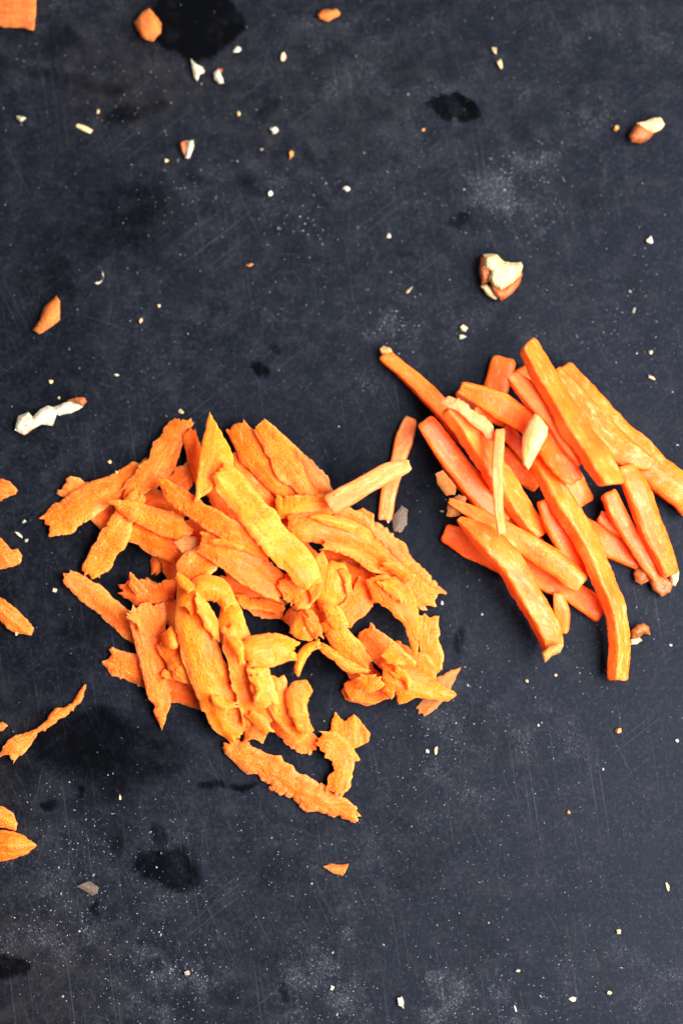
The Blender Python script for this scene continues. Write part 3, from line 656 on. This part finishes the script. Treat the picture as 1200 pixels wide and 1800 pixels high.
# frayed fringes and small bits on the heap
S('pinkish frayed fringe along the right rim of the saw edged strip', [(518, 792, 10), (540, 815, 22), (562, 842, 24), (586, 868, 14)], 'film', jag=3.4, t=.4, flex=.5)
S('pinkish dry fringe behind the right shoulder strip', [(656, 928, 10), (676, 946, 18), (694, 968, 18), (706, 986, 10)], 'film', jag=2.4, t=.4, flex=.5)
S('thin bright wisp lying on the block shaped shred', [(372, 950, 8), (396, 954, 14), (424, 962, 10)], 'core', jag=1.6, t=.7)
S('thin bright wisp on the right shoulder strip', [(548, 908, 10), (580, 914, 16), (622, 930, 12)], 'core', jag=1.8, t=.7)
S('little curled wisp at the right end of the leaf shaped flake', [(596, 1000, 10), (612, 1020, 18), (614, 1046, 12)], 'core', jag=1.6, t=.7)
S('small torn wisp above the broad slanting strip', [(536, 1082, 16), (552, 1100, 24), (560, 1120, 16)], 'grated', jag=3, t=.8)
S('small crumbly wisp on the splayed ragged piece', [(692, 1176, 14), (708, 1190, 22), (716, 1208, 14)], 'core', jag=3, t=.8)
S('small crumbly wisp below the short fat chunk', [(448, 1188, 14), (456, 1206, 22), (452, 1230, 14)], 'core', jag=2.4, t=.8)
S('pale torn wisp on the serrated piece', [(668, 1024, 14), (690, 1034, 24), (708, 1056, 16)], 'core', jag=3, t=.8)
S('tiny torn wisp left of the pointed downward shred', [(226, 1078, 12), (240, 1090, 18), (246, 1108, 10)], 'dry', jag=2.6, t=.7)

S('crumbly little shred on the square torn flake', [(628, 1196, 20), (648, 1202, 30), (668, 1194, 18)], 'grated', jag=3, t=.9)
S('crumbly little shred below the leaf shaped flake', [(572, 1062, 20), (588, 1080, 32), (602, 1102, 18)], 'core', jag=3, t=.9)
S('short torn bit lying across the lower end of the wide curl', [(372, 1222, 16), (392, 1236, 26), (412, 1240, 18)], 'core', jag=3, t=.9)
S('short torn bit between the wide curl and the short fat chunk', [(402, 1120, 16), (416, 1140, 26), (424, 1166, 16)], 'core', jag=3, t=.9)
S('short torn bit at the foot of the bright smooth strip', [(440, 1252, 18), (458, 1268, 28), (474, 1288, 16)], 'grated', jag=3, t=.9)
S('short torn bit over the end of the right shoulder strip', [(676, 990, 16), (698, 1002, 26), (722, 1020, 16)], 'grated', jag=3, t=.9)
S('short torn bit resting on the fuzzy strip by the black hollow', [(676, 1142, 16), (694, 1156, 26), (706, 1170, 16)], 'core', jag=3, t=.9)

# pale crossed sticks between the two heaps
K('pale peach stick standing nearly upright between the two heaps', [(722, 735, 24), (712, 770, 33), (700, 812, 30), (686, 860, 28), (678, 914, 27)], 'pale', group='pale crossed carrot sticks', ratio=.6, flex=.2, jag=1.4, rough=.07)
K('pale peach stick lying across the other pale one, reaching into grated heap', [(578, 890, 46), (640, 852, 38), (690, 826, 37), (720, 817, 27)], 'pale', group='pale crossed carrot sticks', ratio=.6, flex=.3, jag=1.0, rough=.06, roll=12)
FL('grey translucent dried flake beside the foot of the pale stick', [(692, 905), (706, 888), (716, 896), (715, 922), (706, 934), (692, 933), (689, 916)], 'grey_film', group=SP, t=.4, jag=1.5)

# ================================================================== the heap of julienne sticks, lowest first
K('broad blunt stick end at the back of the julienne heap, dull orange', [(884, 628, 40), (876, 660, 47), (868, 692, 46), (862, 720, 40)], 'skin', roll=4, ratio=.5)
K('dull stick end hooked behind the upper left of the julienne heap', [(812, 682, 38), (829, 708, 42), (846, 738, 36)], 'skin', ratio=.6)
K('low stick in deep shade in the gap at upper left of julienne heap', [(836, 716, 28), (860, 726, 30), (905, 745, 32)], 'skin', ratio=.6)
K('low reddish stick piece behind the thin upright sliver', [(876, 796, 40), (912, 826, 42), (948, 852, 36)], 'skin', ratio=.5)
K('low stick beside the top of the thin upright sliver', [(884, 752, 28), (905, 776, 30), (932, 806, 30)], 'skin', ratio=.6)
K('flat stick lying across under everything, rounded left end, lower left of julienne heap', [(780, 936, 36), (815, 950, 46), (870, 982, 46), (940, 1012, 42), (1000, 1040, 42), (1060, 1078, 42)], 'skin', ratio=.45, rnd=.4)
K('thin reddish stick in the slot between two long left sticks', [(868, 878, 28), (905, 920, 35), (948, 962, 30)], 'skin', ratio=.5)
K('shaded stick beneath the topmost thick stick', [(916, 645, 32), (945, 690, 36), (988, 748, 36)], 'skin', ratio=.6)
K('low flat stick bridging to the right pair, lower right of julienne heap', [(1008, 914, 26), (1050, 944, 50), (1090, 968, 46), (1128, 988, 40)], 'skin', ratio=.4)
K('stub with a pale broken end left of the right pair of sticks', [(1052, 908, 26), (1075, 921, 33), (1102, 938, 28)], 'pale', ratio=.5)
K('short stick mostly hidden behind the stick with browned tip', [(979, 1042, 18), (985, 1072, 28), (985, 1112, 26)], 'skin', ratio=.6)
a = K('long stick reaching to the upper left with a greyish dry tip', [(674, 622, 26), (702, 646, 29), (736, 676, 37), (775, 715, 43), (815, 760, 46), (850, 800, 44)], 'skin', ratio=.7, roll=8, rough=.06)
K('leftmost long stick, dull side up, left flank of julienne heap', [(746, 738, 34), (775, 780, 48), (810, 829, 50), (850, 880, 48), (884, 922, 40)], 'skin', ratio=.7, roll=10, rnd=.35)
FL('pinkish translucent scrap at left of the julienne heap', [(765, 832), (778, 826), (790, 842), (802, 856), (800, 870), (784, 872), (770, 852)], 'film', group=SP, t=.5)
FL('brownish translucent scrap under the thin splinter at left of julienne heap', [(786, 882), (806, 868), (820, 876), (816, 896), (800, 910), (783, 908)], 'film', group=SP, t=.5)
K('long faceted stick down the left middle of the julienne heap', [(788, 716, 40), (830, 770, 55), (870, 830, 54), (908, 886, 50), (950, 944, 46)], ratio=.8, roll=28, rnd=.3)
S('pale frayed ribbon along the top of the long faceted stick', [(783, 700, 16), (800, 710, 26), (825, 729, 24), (850, 750, 22), (868, 772, 14)], 'pale_film', group=JP_, jag=2.6, t=.6, flex=.3)
K('stick tucked between the long middle sticks, saturated orange', [(952, 880, 24), (975, 924, 40), (1005, 970, 46), (1032, 1012, 40)], ratio=.7, roll=14)
K('long dark edged stick along the upper right, running out of the picture', [(986, 646, 40), (1020, 698, 58), (1070, 752, 66), (1120, 800, 66), (1168, 842, 64), (1222, 888, 60)], ratio=.6, roll=12)
K('stick with a cracked pale end lying on the long upper right stick', [(974, 652, 28), (1010, 700, 44), (1055, 755, 50), (1100, 796, 48), (1146, 816, 26)], ratio=.5, roll=-6)
K('inner stick of the right hand pair', [(1067, 866, 38), (1085, 900, 38), (1115, 950, 38), (1140, 990, 36), (1160, 1020, 28)], ratio=.7, roll=8)
K('outer stick of the right hand pair, ending at the brown nut', [(1098, 818, 38), (1115, 860, 48), (1140, 920, 50), (1160, 968, 48), (1177, 1012, 40)], ratio=.7, roll=20)
K('wide flat slice with pale ragged lower end, centre of julienne heap', [(928, 768, 34), (965, 810, 46), (1000, 850, 58), (1026, 888, 44)], ratio=.4, rough=.08, jag=2)
K('longest stick running down the centre to the lowest end', [(938, 806, 36), (985, 880, 50), (1030, 950, 50), (1060, 1020, 48), (1080, 1080, 45), (1088, 1130, 46), (1086, 1196, 44)], ratio=.8, roll=32, rnd=.3, flex=.18)
K('thin splinter at the left edge widening into a flat stick', [(788, 881, 11), (820, 897, 24), (870, 925, 36), (930, 960, 43), (985, 1000, 46), (1020, 1030, 40)], ratio=.5, roll=-14)
b = K('long stick with a browned lower tip, lower left of julienne heap', [(806, 911, 12), (840, 936, 46), (890, 986, 56), (926, 1042, 55), (956, 1096, 52), (970, 1132, 44), (968, 1146, 36)], ratio=.7, roll=24, rnd=.3, flex=.2)
K('curved stick sloping from the upper left behind the cream sliver', [(808, 682, 26), (850, 700, 42), (900, 726, 48), (948, 758, 54), (985, 806, 50), (1012, 848, 30)], ratio=.5, roll=-10, rough=.07, flex=.2)
K('stick with pale rough tip just left of the topmost thick stick', [(899, 658, 26), (930, 690, 42), (970, 736, 42), (1000, 780, 40), (1024, 814, 28)], 'pale', ratio=.6, roll=18)
K('topmost thick stick with blunt ends, upper middle of julienne heap', [(924, 604, 38), (945, 645, 48), (985, 710, 54), (1020, 765, 57), (1050, 810, 58), (1074, 852, 50)], ratio=.75, roll=26, rnd=.3, cut=(18, -22))
K('thin pale sliver standing upright across the julienne heap', [(879, 755, 17), (876, 800, 20), (874, 850, 20), (876, 895, 19), (882, 938, 16)], 'pale', ratio=.7, flex=.12, jag=1.2)
# browned and dry ends of two sticks
def bit(parent, name, poly, m, **k):
    P, F, e, fb = flake(poly, nostamp=True, **k); return link(name, P, F, M[m], e, fb, parent)
bit(a, 'dry_tip', [(667, 613), (674, 608), (686, 612), (690, 618), (680, 622), (670, 622)], 'pale_film', t=.4, jag=1.2)
bit(b, 'browned_tip', [(952, 1148), (962, 1136), (980, 1130), (989, 1134), (984, 1148), (968, 1154), (957, 1166)], 'brown_peel', t=1.6, jag=1.4)

# ================================================================== nut fragments: flesh and brown skin
def nut_piece(label, flesh, skin, ground, m='flesh', group='larger chopped nut pieces', cat='nut piece'):
    """flesh, skin: lists of (outline, thickness mm, base height mm or None, dome)"""
    allp = np.array([p for part in flesh + skin for p in part[0]])
    c = world(*allp.mean(0), 0.0)
    e = bpy.data.objects.new('nut_fragment', None); C.objects.link(e); e.location = c
    tag(e, label, cat, group)
    for nm, parts, mm in (('flesh', flesh, m), ('skin', skin, 'nut_skin')):
        for poly, t, z0, dome in parts:
            P, F, ed, fb = flake(poly, t=t, jag=.9, bend=0, dome=dome, rough=.26, thin=.5, wall=7, base=z0, flex=.3)
            q = link(nm, P, F, M[mm], ed, fb, e)
            if nm == 'flesh': q.data.polygons.foreach_set('use_smooth', [False] * len(q.data.polygons))
    bpy.context.view_layer.update()
nut_piece('blocky cream nut chunk with reddish brown skin above the julienne heap',
          [([(848, 447), (862, 446), (873, 447), (886, 460), (902, 462), (915, 461), (918, 467), (914, 484), (900, 498), (880, 510), (866, 503), (858, 492), (862, 476), (850, 470)], 4.6, .05, .3), ([(844, 503), (854, 499), (866, 510), (880, 521), (870, 527), (856, 519)], 2.6, .05, 0)],
          [([(844, 452), (852, 450), (866, 472), (862, 494), (846, 500), (842, 478)], 3.6, .05, 0), ([(860, 498), (880, 506), (900, 494), (918, 479), (914, 497), (900, 516), (880, 529), (868, 518)], 3.6, .05, .2)], 0)
nut_piece('brown skinned nut piece with a white broken end at the upper right',
          [([(1118, 216), (1132, 214), (1148, 207), (1160, 206), (1168, 218), (1160, 228), (1146, 234), (1130, 228)], 2.2, .6, .3)],
          [([(1104, 240), (1114, 222), (1124, 216), (1138, 226), (1148, 234), (1140, 244), (1124, 252), (1108, 250)], 2.8, .05, .8)], 0)
nut_piece('long crooked white nut splinter with a brown tip at the left',
          [([(27, 756), (30, 738), (32, 732), (50, 724), (58, 733), (72, 719), (84, 713), (94, 716), (112, 708), (124, 705), (146, 709), (146, 716), (126, 726), (104, 730), (100, 728), (92, 748), (74, 746), (62, 752), (42, 764)], 2.0, .05, .5)],
          [([(118, 704), (134, 698), (150, 699), (153, 706), (146, 714), (132, 706)], 1.6, 1.2, .2), ([(40, 760), (60, 752), (50, 762), (43, 765)], .8, .05, 0)], 0, 'flesh_white')
nut_piece('knobbly brown nut piece with white end touching the right pair of sticks',
          [([(1180, 988), (1187, 990), (1192, 1004), (1192, 1018), (1186, 1030), (1176, 1028), (1176, 1004)], 2.2, .2, .4)],
          [([(1112, 1008), (1118, 993), (1134, 996), (1146, 1004), (1140, 1022), (1126, 1028), (1115, 1022)], 1.8, .05, .2), ([(1138, 1014), (1160, 1008), (1184, 1022), (1177, 1040), (1162, 1049), (1146, 1038)], 2.2, .05, .2)], 0)
nut_piece('small curled brown nut bit with white edge beside the lowest stick',
          [([(1108, 1124), (1122, 1120), (1128, 1126), (1118, 1132), (1108, 1133)], 1.0, .05, .2)],
          [([(1108, 1108), (1118, 1099), (1130, 1095), (1140, 1102), (1142, 1116), (1130, 1114), (1122, 1122), (1108, 1122)], 1.8, .2, .4)], 0)
nut_piece('small white nut bit with one rusty brown side, upper left area',
          [([(328, 248), (340, 246), (341, 258), (333, 278), (326, 278), (326, 262)], 1.4, .1, .4)],
          [([(316, 252), (326, 247), (329, 262), (326, 276), (319, 266)], 1.3, .05, .3)], 0, 'flesh_white')
nut_piece('white nut bit with spiky top below the dark wet stain',
          [([(336, 103), (345, 114), (356, 118), (360, 127), (350, 132), (347, 143), (341, 134), (338, 120)], 1.2, .1, .4)],
          [([(353, 120), (361, 124), (359, 130), (352, 130)], .9, .05, .2)], 0, 'flesh_white')
nut_piece('cream nut bit with tan corner, right of the spiky white bit below the stain',
          [([(376, 128), (384, 122), (390, 134), (394, 146), (386, 148), (377, 140)], 1.2, .1, .4)],
          [([(381, 120), (390, 120), (391, 127), (383, 127)], .9, .05, .2)], 0, 'flesh_white')
# pale sliver lying on the sticks
_h = FL('cream coloured nut sliver lying on top of the julienne sticks', [(939, 727), (950, 734), (963, 751), (960, 768), (950, 786), (938, 808), (928, 827), (918, 815), (916, 792), (918, 764), (928, 742)], 'sliver', name='nut_sliver', group=None, cat='nut piece', jag=1.4, t=1.3, dome=.8, rough=.12)

# ================================================================== carrot scraps around the frame
FL('orange carrot chunk cut off by the top left corner', [(-20, -14), (64, -14), (63, 20), (61, 54), (40, 50), (10, 47), (-20, 44)], 'crumb_orange', group=SP, t=2.0, jag=2, dome=.6)
FL('rough orange carrot crumb touching the big wet stain', [(235, 40), (248, 22), (262, 15), (274, 28), (284, 42), (282, 58), (268, 72), (252, 68), (240, 54)], 'crumb_orange', group=SP, t=2.2, jag=2.4, dome=.8)
FL('small flat orange carrot bit near the top edge', [(559, 24), (568, 17), (590, 16), (600, 24), (588, 32), (576, 38), (562, 34)], 'crumb_orange', group=SP, t=1.2, jag=1.5, dome=.4)
FL('orange carrot shard with straight sides above the long nut splinter', [(58, 580), (70, 562), (78, 540), (100, 520), (106, 530), (106, 562), (90, 575), (70, 588)], 'crumb_orange', group=SP, t=1.8, jag=1.0, dome=.5, bend=.4)
FL('rounded carrot scrap at the left frame edge above the wedge shaped scrap', [(-20, 848), (4, 842), (18, 846), (32, 862), (28, 868), (16, 872), (4, 880), (-20, 880)], 'dry', group=SP, t=1.4, jag=2, dome=.6)
FL('wedge shaped carrot scrap with torn right end at the left frame edge', [(-20, 934), (4, 946), (20, 966), (32, 964), (40, 976), (36, 992), (14, 998), (-20, 1006)], 'dry', group=SP, t=1.4, jag=2.2, dome=.8)
FL('spotted carrot strip slanting in from the left frame edge', [(-20, 1044), (4, 1050), (28, 1068), (50, 1092), (61, 1104), (56, 1118), (36, 1114), (12, 1106), (-2, 1086), (-20, 1082)], 'dry', group=SP, t=1.3, jag=2, dome=.6)
S('long thin wispy carrot peeling rising right at the left side', [(14, 1334, 30), (26, 1318, 36), (50, 1300, 22), (86, 1272, 15), (112, 1252, 20), (130, 1234, 15), (150, 1206, 4)], 'dry', name='carrot_peeling', group=SP, cat='carrot peeling', jag=3, t=.9, arch=.2, flex=.5, lift=(0, 1.5))
FL('tiny brown carrot scrap just above the foot of the wispy peeling', [(-12, 1272), (6, 1269), (14, 1276), (6, 1284), (-12, 1288)], 'crumb_orange', group=SP, t=.9, jag=1)
FL('upper of two carrot scraps at the lower left frame edge, hooked end', [(-20, 1414), (8, 1418), (24, 1430), (32, 1448), (28, 1460), (14, 1456), (4, 1454), (-20, 1452)], 'dry', group=SP, t=1.3, jag=2, dome=.6)
FL('lower of two carrot scraps at the lower left frame edge, pointed right', [(-20, 1456), (14, 1460), (40, 1468), (65, 1486), (52, 1498), (30, 1508), (8, 1514), (-20, 1516)], 'grated', group=SP, t=1.4, jag=2.2, dome=.8)
FL('tan translucent flake on dusty slate at the lower left', [(135, 1558), (148, 1552), (158, 1548), (174, 1560), (172, 1570), (162, 1575), (150, 1566)], 'grey_film', group=SP, t=.5, jag=1)
FL('thin orange flake lying alone below the grated heap', [(567, 1523), (580, 1518), (600, 1520), (613, 1518), (607, 1532), (602, 1540), (586, 1536)], 'crumb_orange', group=SP, t=.6, jag=1)

# ================================================================== crumbs
def crumb(label, px, py, wpx, hpx, ang=0, m='flesh_white', name='nut_crumb', cat='nut crumb', group='nut crumbs scattered on the slate', tall=0.55, spike=.35):
    _seed[0] += 7; sd = _seed[0]
    import bmesh
    rng = random.Random(sd); bm = bmesh.new()
    for q in range(13):
        v = Vector((rng.gauss(0, 1), rng.gauss(0, 1), rng.gauss(0, 1))).normalized() * rng.uniform(.75, 1.2)
        bm.verts.new((max(-1, min(1, v.x)), max(-1, min(1, v.y)), max(-1, min(1, v.z))))
    bmesh.ops.convex_hull(bm, input=bm.verts)
    bmesh.ops.delete(bm, geom=[v for v in bm.verts if not v.link_faces], context='VERTS')
    bmesh.ops.subdivide_edges(bm, edges=bm.edges[:], cuts=1, use_grid_fill=True)
    bm.verts.index_update()
    V = np.array([v.co[:] for v in bm.verts]); F = [tuple(v.index for v in f.verts) for f in bm.faces]; bm.free()
    V = V * (1 + spike * .5 * noise(V[:, 0] * 2 + sd, V[:, 1] * 2, V[:, 2] * 2, sd))[:, None]
    a = math.radians(ang); x, y = V[:, 0] * wpx * .47, V[:, 1] * hpx * .47
    z = V[:, 2] * min(wpx, hpx) * PX * tall; z -= z.min() + .05
    X = px + x * math.cos(a) - y * math.sin(a); Y = py - (x * math.sin(a) + y * math.cos(a))
    i, j = _cells(px, py)
    P = world(X, Y, z + H[i, j])
    o = link(name, P, F, M[m]); tag(o, label, cat, group)
    me = o.data
    me.polygons.foreach_set('use_smooth', [False] * len(me.polygons))
    return o
CR = [
    ('oval white nut crumb below the right rim of the big wet stain', 417, 87, 18, 12, 25, 'flesh_white'),
    ('white oval nut crumb near the left frame edge, upper area', 38, 209, 19, 13, -15, 'flesh_white'),
    ('slender tan and white nut splinter in the upper left', 150, 227, 36, 11, -28, 'tan'),
    ('chunky white nut crumb alone in the upper middle', 482, 228, 18, 16, 20, 'flesh_white'),
    ('pinkish brown nut crumb upright in the upper middle', 512, 272, 12, 19, -8, 'rust'),
    ('cream seed shaped crumb below a tan one in the upper right middle', 877, 112, 13, 20, -10, 'flesh'),
    ('tan seed shaped crumb above a cream one in the upper right middle', 868, 88, 11, 16, 15, 'tan'),
    ('square white crumb right of the upper middle', 610, 331, 14, 11, 30, 'flesh_white'),
    ('small round white crumb left of the square white crumb', 475, 340, 9, 11, 0, 'flesh_white'),
    ('small upright white crumb between square crumb and blocky nut chunk', 683, 416, 8, 13, 0, 'flesh_white'),
    ('white teardrop crumb near the right frame edge, upper part', 1142, 422, 14, 20, -35, 'flesh_white'),
    ('slim cream splinter left of the blocky nut chunk', 720, 510, 19, 7, 40, 'flesh'),
    ('cream crumb of a stacked pair below the blocky nut chunk', 815, 576, 18, 12, -10, 'flesh'),
    ('white crumb of a stacked pair below the blocky nut chunk', 812, 593, 17, 11, 12, 'flesh_white'),
    ('rust coloured crumb left of the brown skinned nut piece', 1083, 225, 13, 12, 0, 'rust'),
    ('tan flake like crumb right of the big wet stain', 498, 100, 10, 19, -12, 'tan'),
    ('rust brown crumb with pale end in the middle left', 440, 465, 16, 9, 5, 'rust'),
    ('pale pinkish double crumb in the middle left', 248, 564, 9, 13, -20, 'tan'),
    ('small tan crumb above the pink double crumb', 279, 538, 9, 8, 0, 'tan'),
    ('little cream crumb just left of the white bit with rusty side', 292, 282, 11, 7, 10, 'flesh'),
    ('little cream crumb left of the chunky white crumb', 420, 199, 8, 11, 0, 'flesh'),
    ('tiny tan crumb below the chunky white crumb', 460, 262, 7, 5, 0, 'tan'),
    ('tiny yellowish crumb above the slender splinter', 173, 196, 6, 9, 0, 'tan'),
    ('small pinkish crumb above the long crooked splinter', 90, 671, 9, 9, 0, 'tan'),
    ('tiny bright white crumb right of the long crooked splinter', 205, 659, 9, 5, -15, 'flesh_white'),
    ('tiny crumb touching the upper side of the long crooked splinter', 104, 699, 5, 7, 0, 'flesh'),
    ('bright white crumb right of the upright julienne end, near the right edge', 1143, 619, 10, 10, 45, 'flesh_white'),
    ('tan crumb below the bright white one near the right edge', 1143, 665, 15, 9, -20, 'tan'),
    ('thin white crumb right of the blocky nut chunk', 1114, 546, 6, 12, -15, 'flesh_white'),
    ('orange brown crumb alone below the julienne heap', 1085, 1284, 15, 12, 0, 'rust'),
    ('cream bean shaped crumb right of the forked curl', 766, 1320, 9, 17, -10, 'flesh'),
    ('white crumb beside the bean shaped cream crumb', 751, 1321, 7, 9, 20, 'flesh_white'),
    ('upright white nut crumb at the bottom edge, largest there', 704, 1762, 14, 30, 8, 'flesh_white'),
    ('white flat crumb at the lower right bottom edge', 1005, 1757, 15, 11, 20, 'flesh_white'),
    ('cream crumb right of the flat white one at the bottom', 1070, 1745, 11, 10, 0, 'flesh'),
    ('slim cream crumb at the right frame edge near the bottom', 1172, 1558, 7, 18, 6, 'flesh'),
    ('cream pointed crumb in the lower right', 1087, 1638, 10, 13, 0, 'flesh'),
    ('small white crumb in the lower right middle', 910, 1706, 8, 7, 0, 'flesh'),
    ('needle thin white crumb at the bottom edge', 905, 1772, 5, 16, 10, 'flesh_white'),
    ('bright white crumb in the lower left middle', 330, 1712, 12, 12, 30, 'flesh_white'),
    ('grey white crumb at the bottom, left of the largest upright one', 583, 1737, 9, 11, 0, 'flesh_white'),
    ('tiny cream comma shaped crumb below the grated heap at left', 211, 1402, 6, 12, -10, 'flesh'),
    ('round white bead like crumb left of the tan jutting strip', 97, 1037, 9, 9, 0, 'flesh_white'),
    ('egg shaped white crumb near the left edge beside a splinter', 42, 917, 10, 8, 15, 'flesh_white'),
    ('white splinter near the left edge, below the egg shaped crumb', 33, 939, 23, 7, -38, 'flesh_white'),
    ('tiny white crumb at the lower end of the white splinter', 47, 950, 6, 8, -20, 'flesh_white'),
    ('whitish crumb below the spotted carrot strip', 29, 1114, 10, 8, 0, 'flesh'),
    ('orange crumb touching the long fuzzy bottom strip', 478, 1386, 13, 12, 0, 'crumb_orange'),
    ('white crumb at the brown spotted fringe of the grated heap', 776, 1060, 7, 9, 0, 'flesh_white'),
    ('tan crumb above the broad strip at left of the grated heap', 194, 811, 11, 8, 15, 'tan'),
    ('beige crumb just above the curved frayed strip', 319, 722, 12, 10, 0, 'tan'),
    ('cream crumb on the upper rim of the broad left strip', 205, 829, 7, 10, 0, 'flesh'),
    ('whitish hair thin crumb beside the thin splinter of julienne heap', 776, 899, 10, 4, -15, 'flesh_white'),
    ('white ragged crumb at the foot of the upright pale stick', 681, 917, 10, 5, -25, 'flesh_white'),
    ('small pale crumb below the browned stick tip', 926, 1197, 6, 7, 0, 'flesh'),
    ('small tan crumb below the browned stick, right of another', 976, 1187, 7, 6, 30, 'tan'),
    ('pale crumb right of the lowest stick end', 1178, 1134, 7, 5, 0, 'flesh_white'),
    ('small white crumb above the dark stain between the two heaps', 847, 1080, 6, 6, 0, 'flesh_white'),
    ('white pointed crumb on bare slate left of the orange brown crumb', 945, 1275, 6, 7, 0, 'flesh_white'),
    ('rusty speck left of and below the small black wet stain', 744, 228, 7, 6, 0, 'rust'),
    ('small rusty crumb in the lower right', 999, 1428, 7, 9, 0, 'rust'),
    ('white crumb right of the orange brown crumb near the frame edge', 1189, 1302, 7, 7, 0, 'flesh_white'),
]
for row in CR: crumb(*row)
# fine curved fibre
_P, _F, _e, _fb = shred([(169, 497, 3.2), (177, 496, 3.2), (183, 488, 3.0), (182, 479, 2.6)], t=.25, jag=.2, arch=.05, flex=.2, rough=.02)
tag(link('nut_fibre', _P, _F, M['flesh_white'], _e), 'fine curved white fibre in the middle left', 'fibre')

# ================================================================== dust nobody could count
def dust():
    rng = random.Random(5)
    V, F = [], []
    base = [(1, 0, 0), (-1, 0, 0), (0, 1, 0), (0, -1, 0), (0, 0, 1), (0, 0, -1)]
    tri = [(0, 2, 4), (2, 1, 4), (1, 3, 4), (3, 0, 4), (2, 0, 5), (1, 2, 5), (3, 1, 5), (0, 3, 5)]
    spots = []
    for _ in range(950): spots.append((rng.uniform(-60, 1260), rng.uniform(-60, 1860), rng.uniform(.8, 1.9)))
    for cx, cy, r, n in ((300, 1725, 90, 170), (120, 1620, 110, 190), (60, 1480, 90, 70), (570, 1745, 90, 130), (860, 1760, 130, 170), (250, 1560, 120, 120),
                         (910, 340, 90, 150), (700, 575, 50, 50), (450, 1560, 160, 110), (790, 1290, 110, 110), (1010, 1080, 150, 60), (640, 1460, 160, 90),
                         (330, 330, 70, 60), (530, 420, 80, 60), (230, 170, 60, 40), (290, 1170, 60, 30), (1100, 560, 90, 50), (1000, 1740, 120, 60), (880, 1500, 200, 90), (180, 1460, 70, 60)):
        for _ in range(n): spots.append((rng.gauss(cx, r * .6), rng.gauss(cy, r * .6), rng.uniform(.8, 2.0)))
    for x, y, d in spots:
        if rng.random() < 0.05: d *= rng.uniform(1.4, 2.6)
        i, j = _cells(x, y)
        if H[i, j] > 0.05: continue
        p = world(x, y, 0); r = d * PX * MM * 0.5; k = len(V)
        a = rng.uniform(0, 3.14); st = rng.uniform(.7, 2.0)
        for bx, by, bz in base:
            qx, qy = bx * st * rng.uniform(.6, 1.2), by * rng.uniform(.6, 1.2)
            V.append((p[0] + r * (qx * math.cos(a) - qy * math.sin(a)), p[1] + r * (qx * math.sin(a) + qy * math.cos(a)), r * (0.35 + 0.6 * bz)))
        F += [tuple(k + q for q in f) for f in tri]
    me = bpy.data.meshes.new('nut_dust'); me.from_pydata(V, [], F); me.materials.append(M['dust'])
    o = bpy.data.objects.new('nut_dust', me); C.objects.link(o)
    o['kind'] = 'stuff'; o['label'] = 'fine pale nut and flour dust sprinkled over the slate'; o['category'] = 'dust'
dust()

# fine wet pulp clinging to the grated heap
def pulp():
    rng = random.Random(9); V, F = [], []
    base = [(1, 0, 0), (-1, 0, 0), (0, 1, 0), (0, -1, 0), (0, 0, 1), (0, 0, -1)]
    tri = [(0, 2, 4), (2, 1, 4), (1, 3, 4), (3, 0, 4), (2, 0, 5), (1, 2, 5), (3, 1, 5), (0, 3, 5)]
    n = 0
    for _ in range(60000):
        x, y = rng.uniform(80, 800), rng.uniform(725, 1440)
        if x > 600 and y < 880: continue
        i, j = _cells(x, y); q = H[i - 2:i + 3, j - 2:j + 3]
        if H[i, j] < 0.4 or np.ptp(q) > 0.45: continue
        n += 1
        if n > 1500: break
        d = rng.uniform(1.6, 4.2); z = H[i, j] - 0.20
        p = world(x, y, z); r = d * PX * MM * 0.5; k = len(V); a = rng.uniform(0, 3.14); st = rng.uniform(.8, 2.2)
        for bx, by, bz in base:
            qx, qy = bx * st * rng.uniform(.6, 1.2), by * rng.uniform(.6, 1.2)
            V.append((p[0] + r * (qx * math.cos(a) - qy * math.sin(a)), p[1] + r * (qx * math.sin(a) + qy * math.cos(a)), p[2] + r * .6 * bz * rng.uniform(.7, 1.2)))
        F += [tuple(k + q2 for q2 in f) for f in tri]
    me = bpy.data.meshes.new('carrot_pulp'); me.from_pydata(V, [], F); me.materials.append(M['grated'])
    me.polygons.foreach_set('use_smooth', [True] * len(me.polygons))
    ob = bpy.data.objects.new('carrot_pulp', me); C.objects.link(ob)
    ob['kind'] = 'stuff'; ob['label'] = 'fine wet orange pulp clinging to the grated carrot heap'; ob['category'] = 'carrot pulp'
pulp()
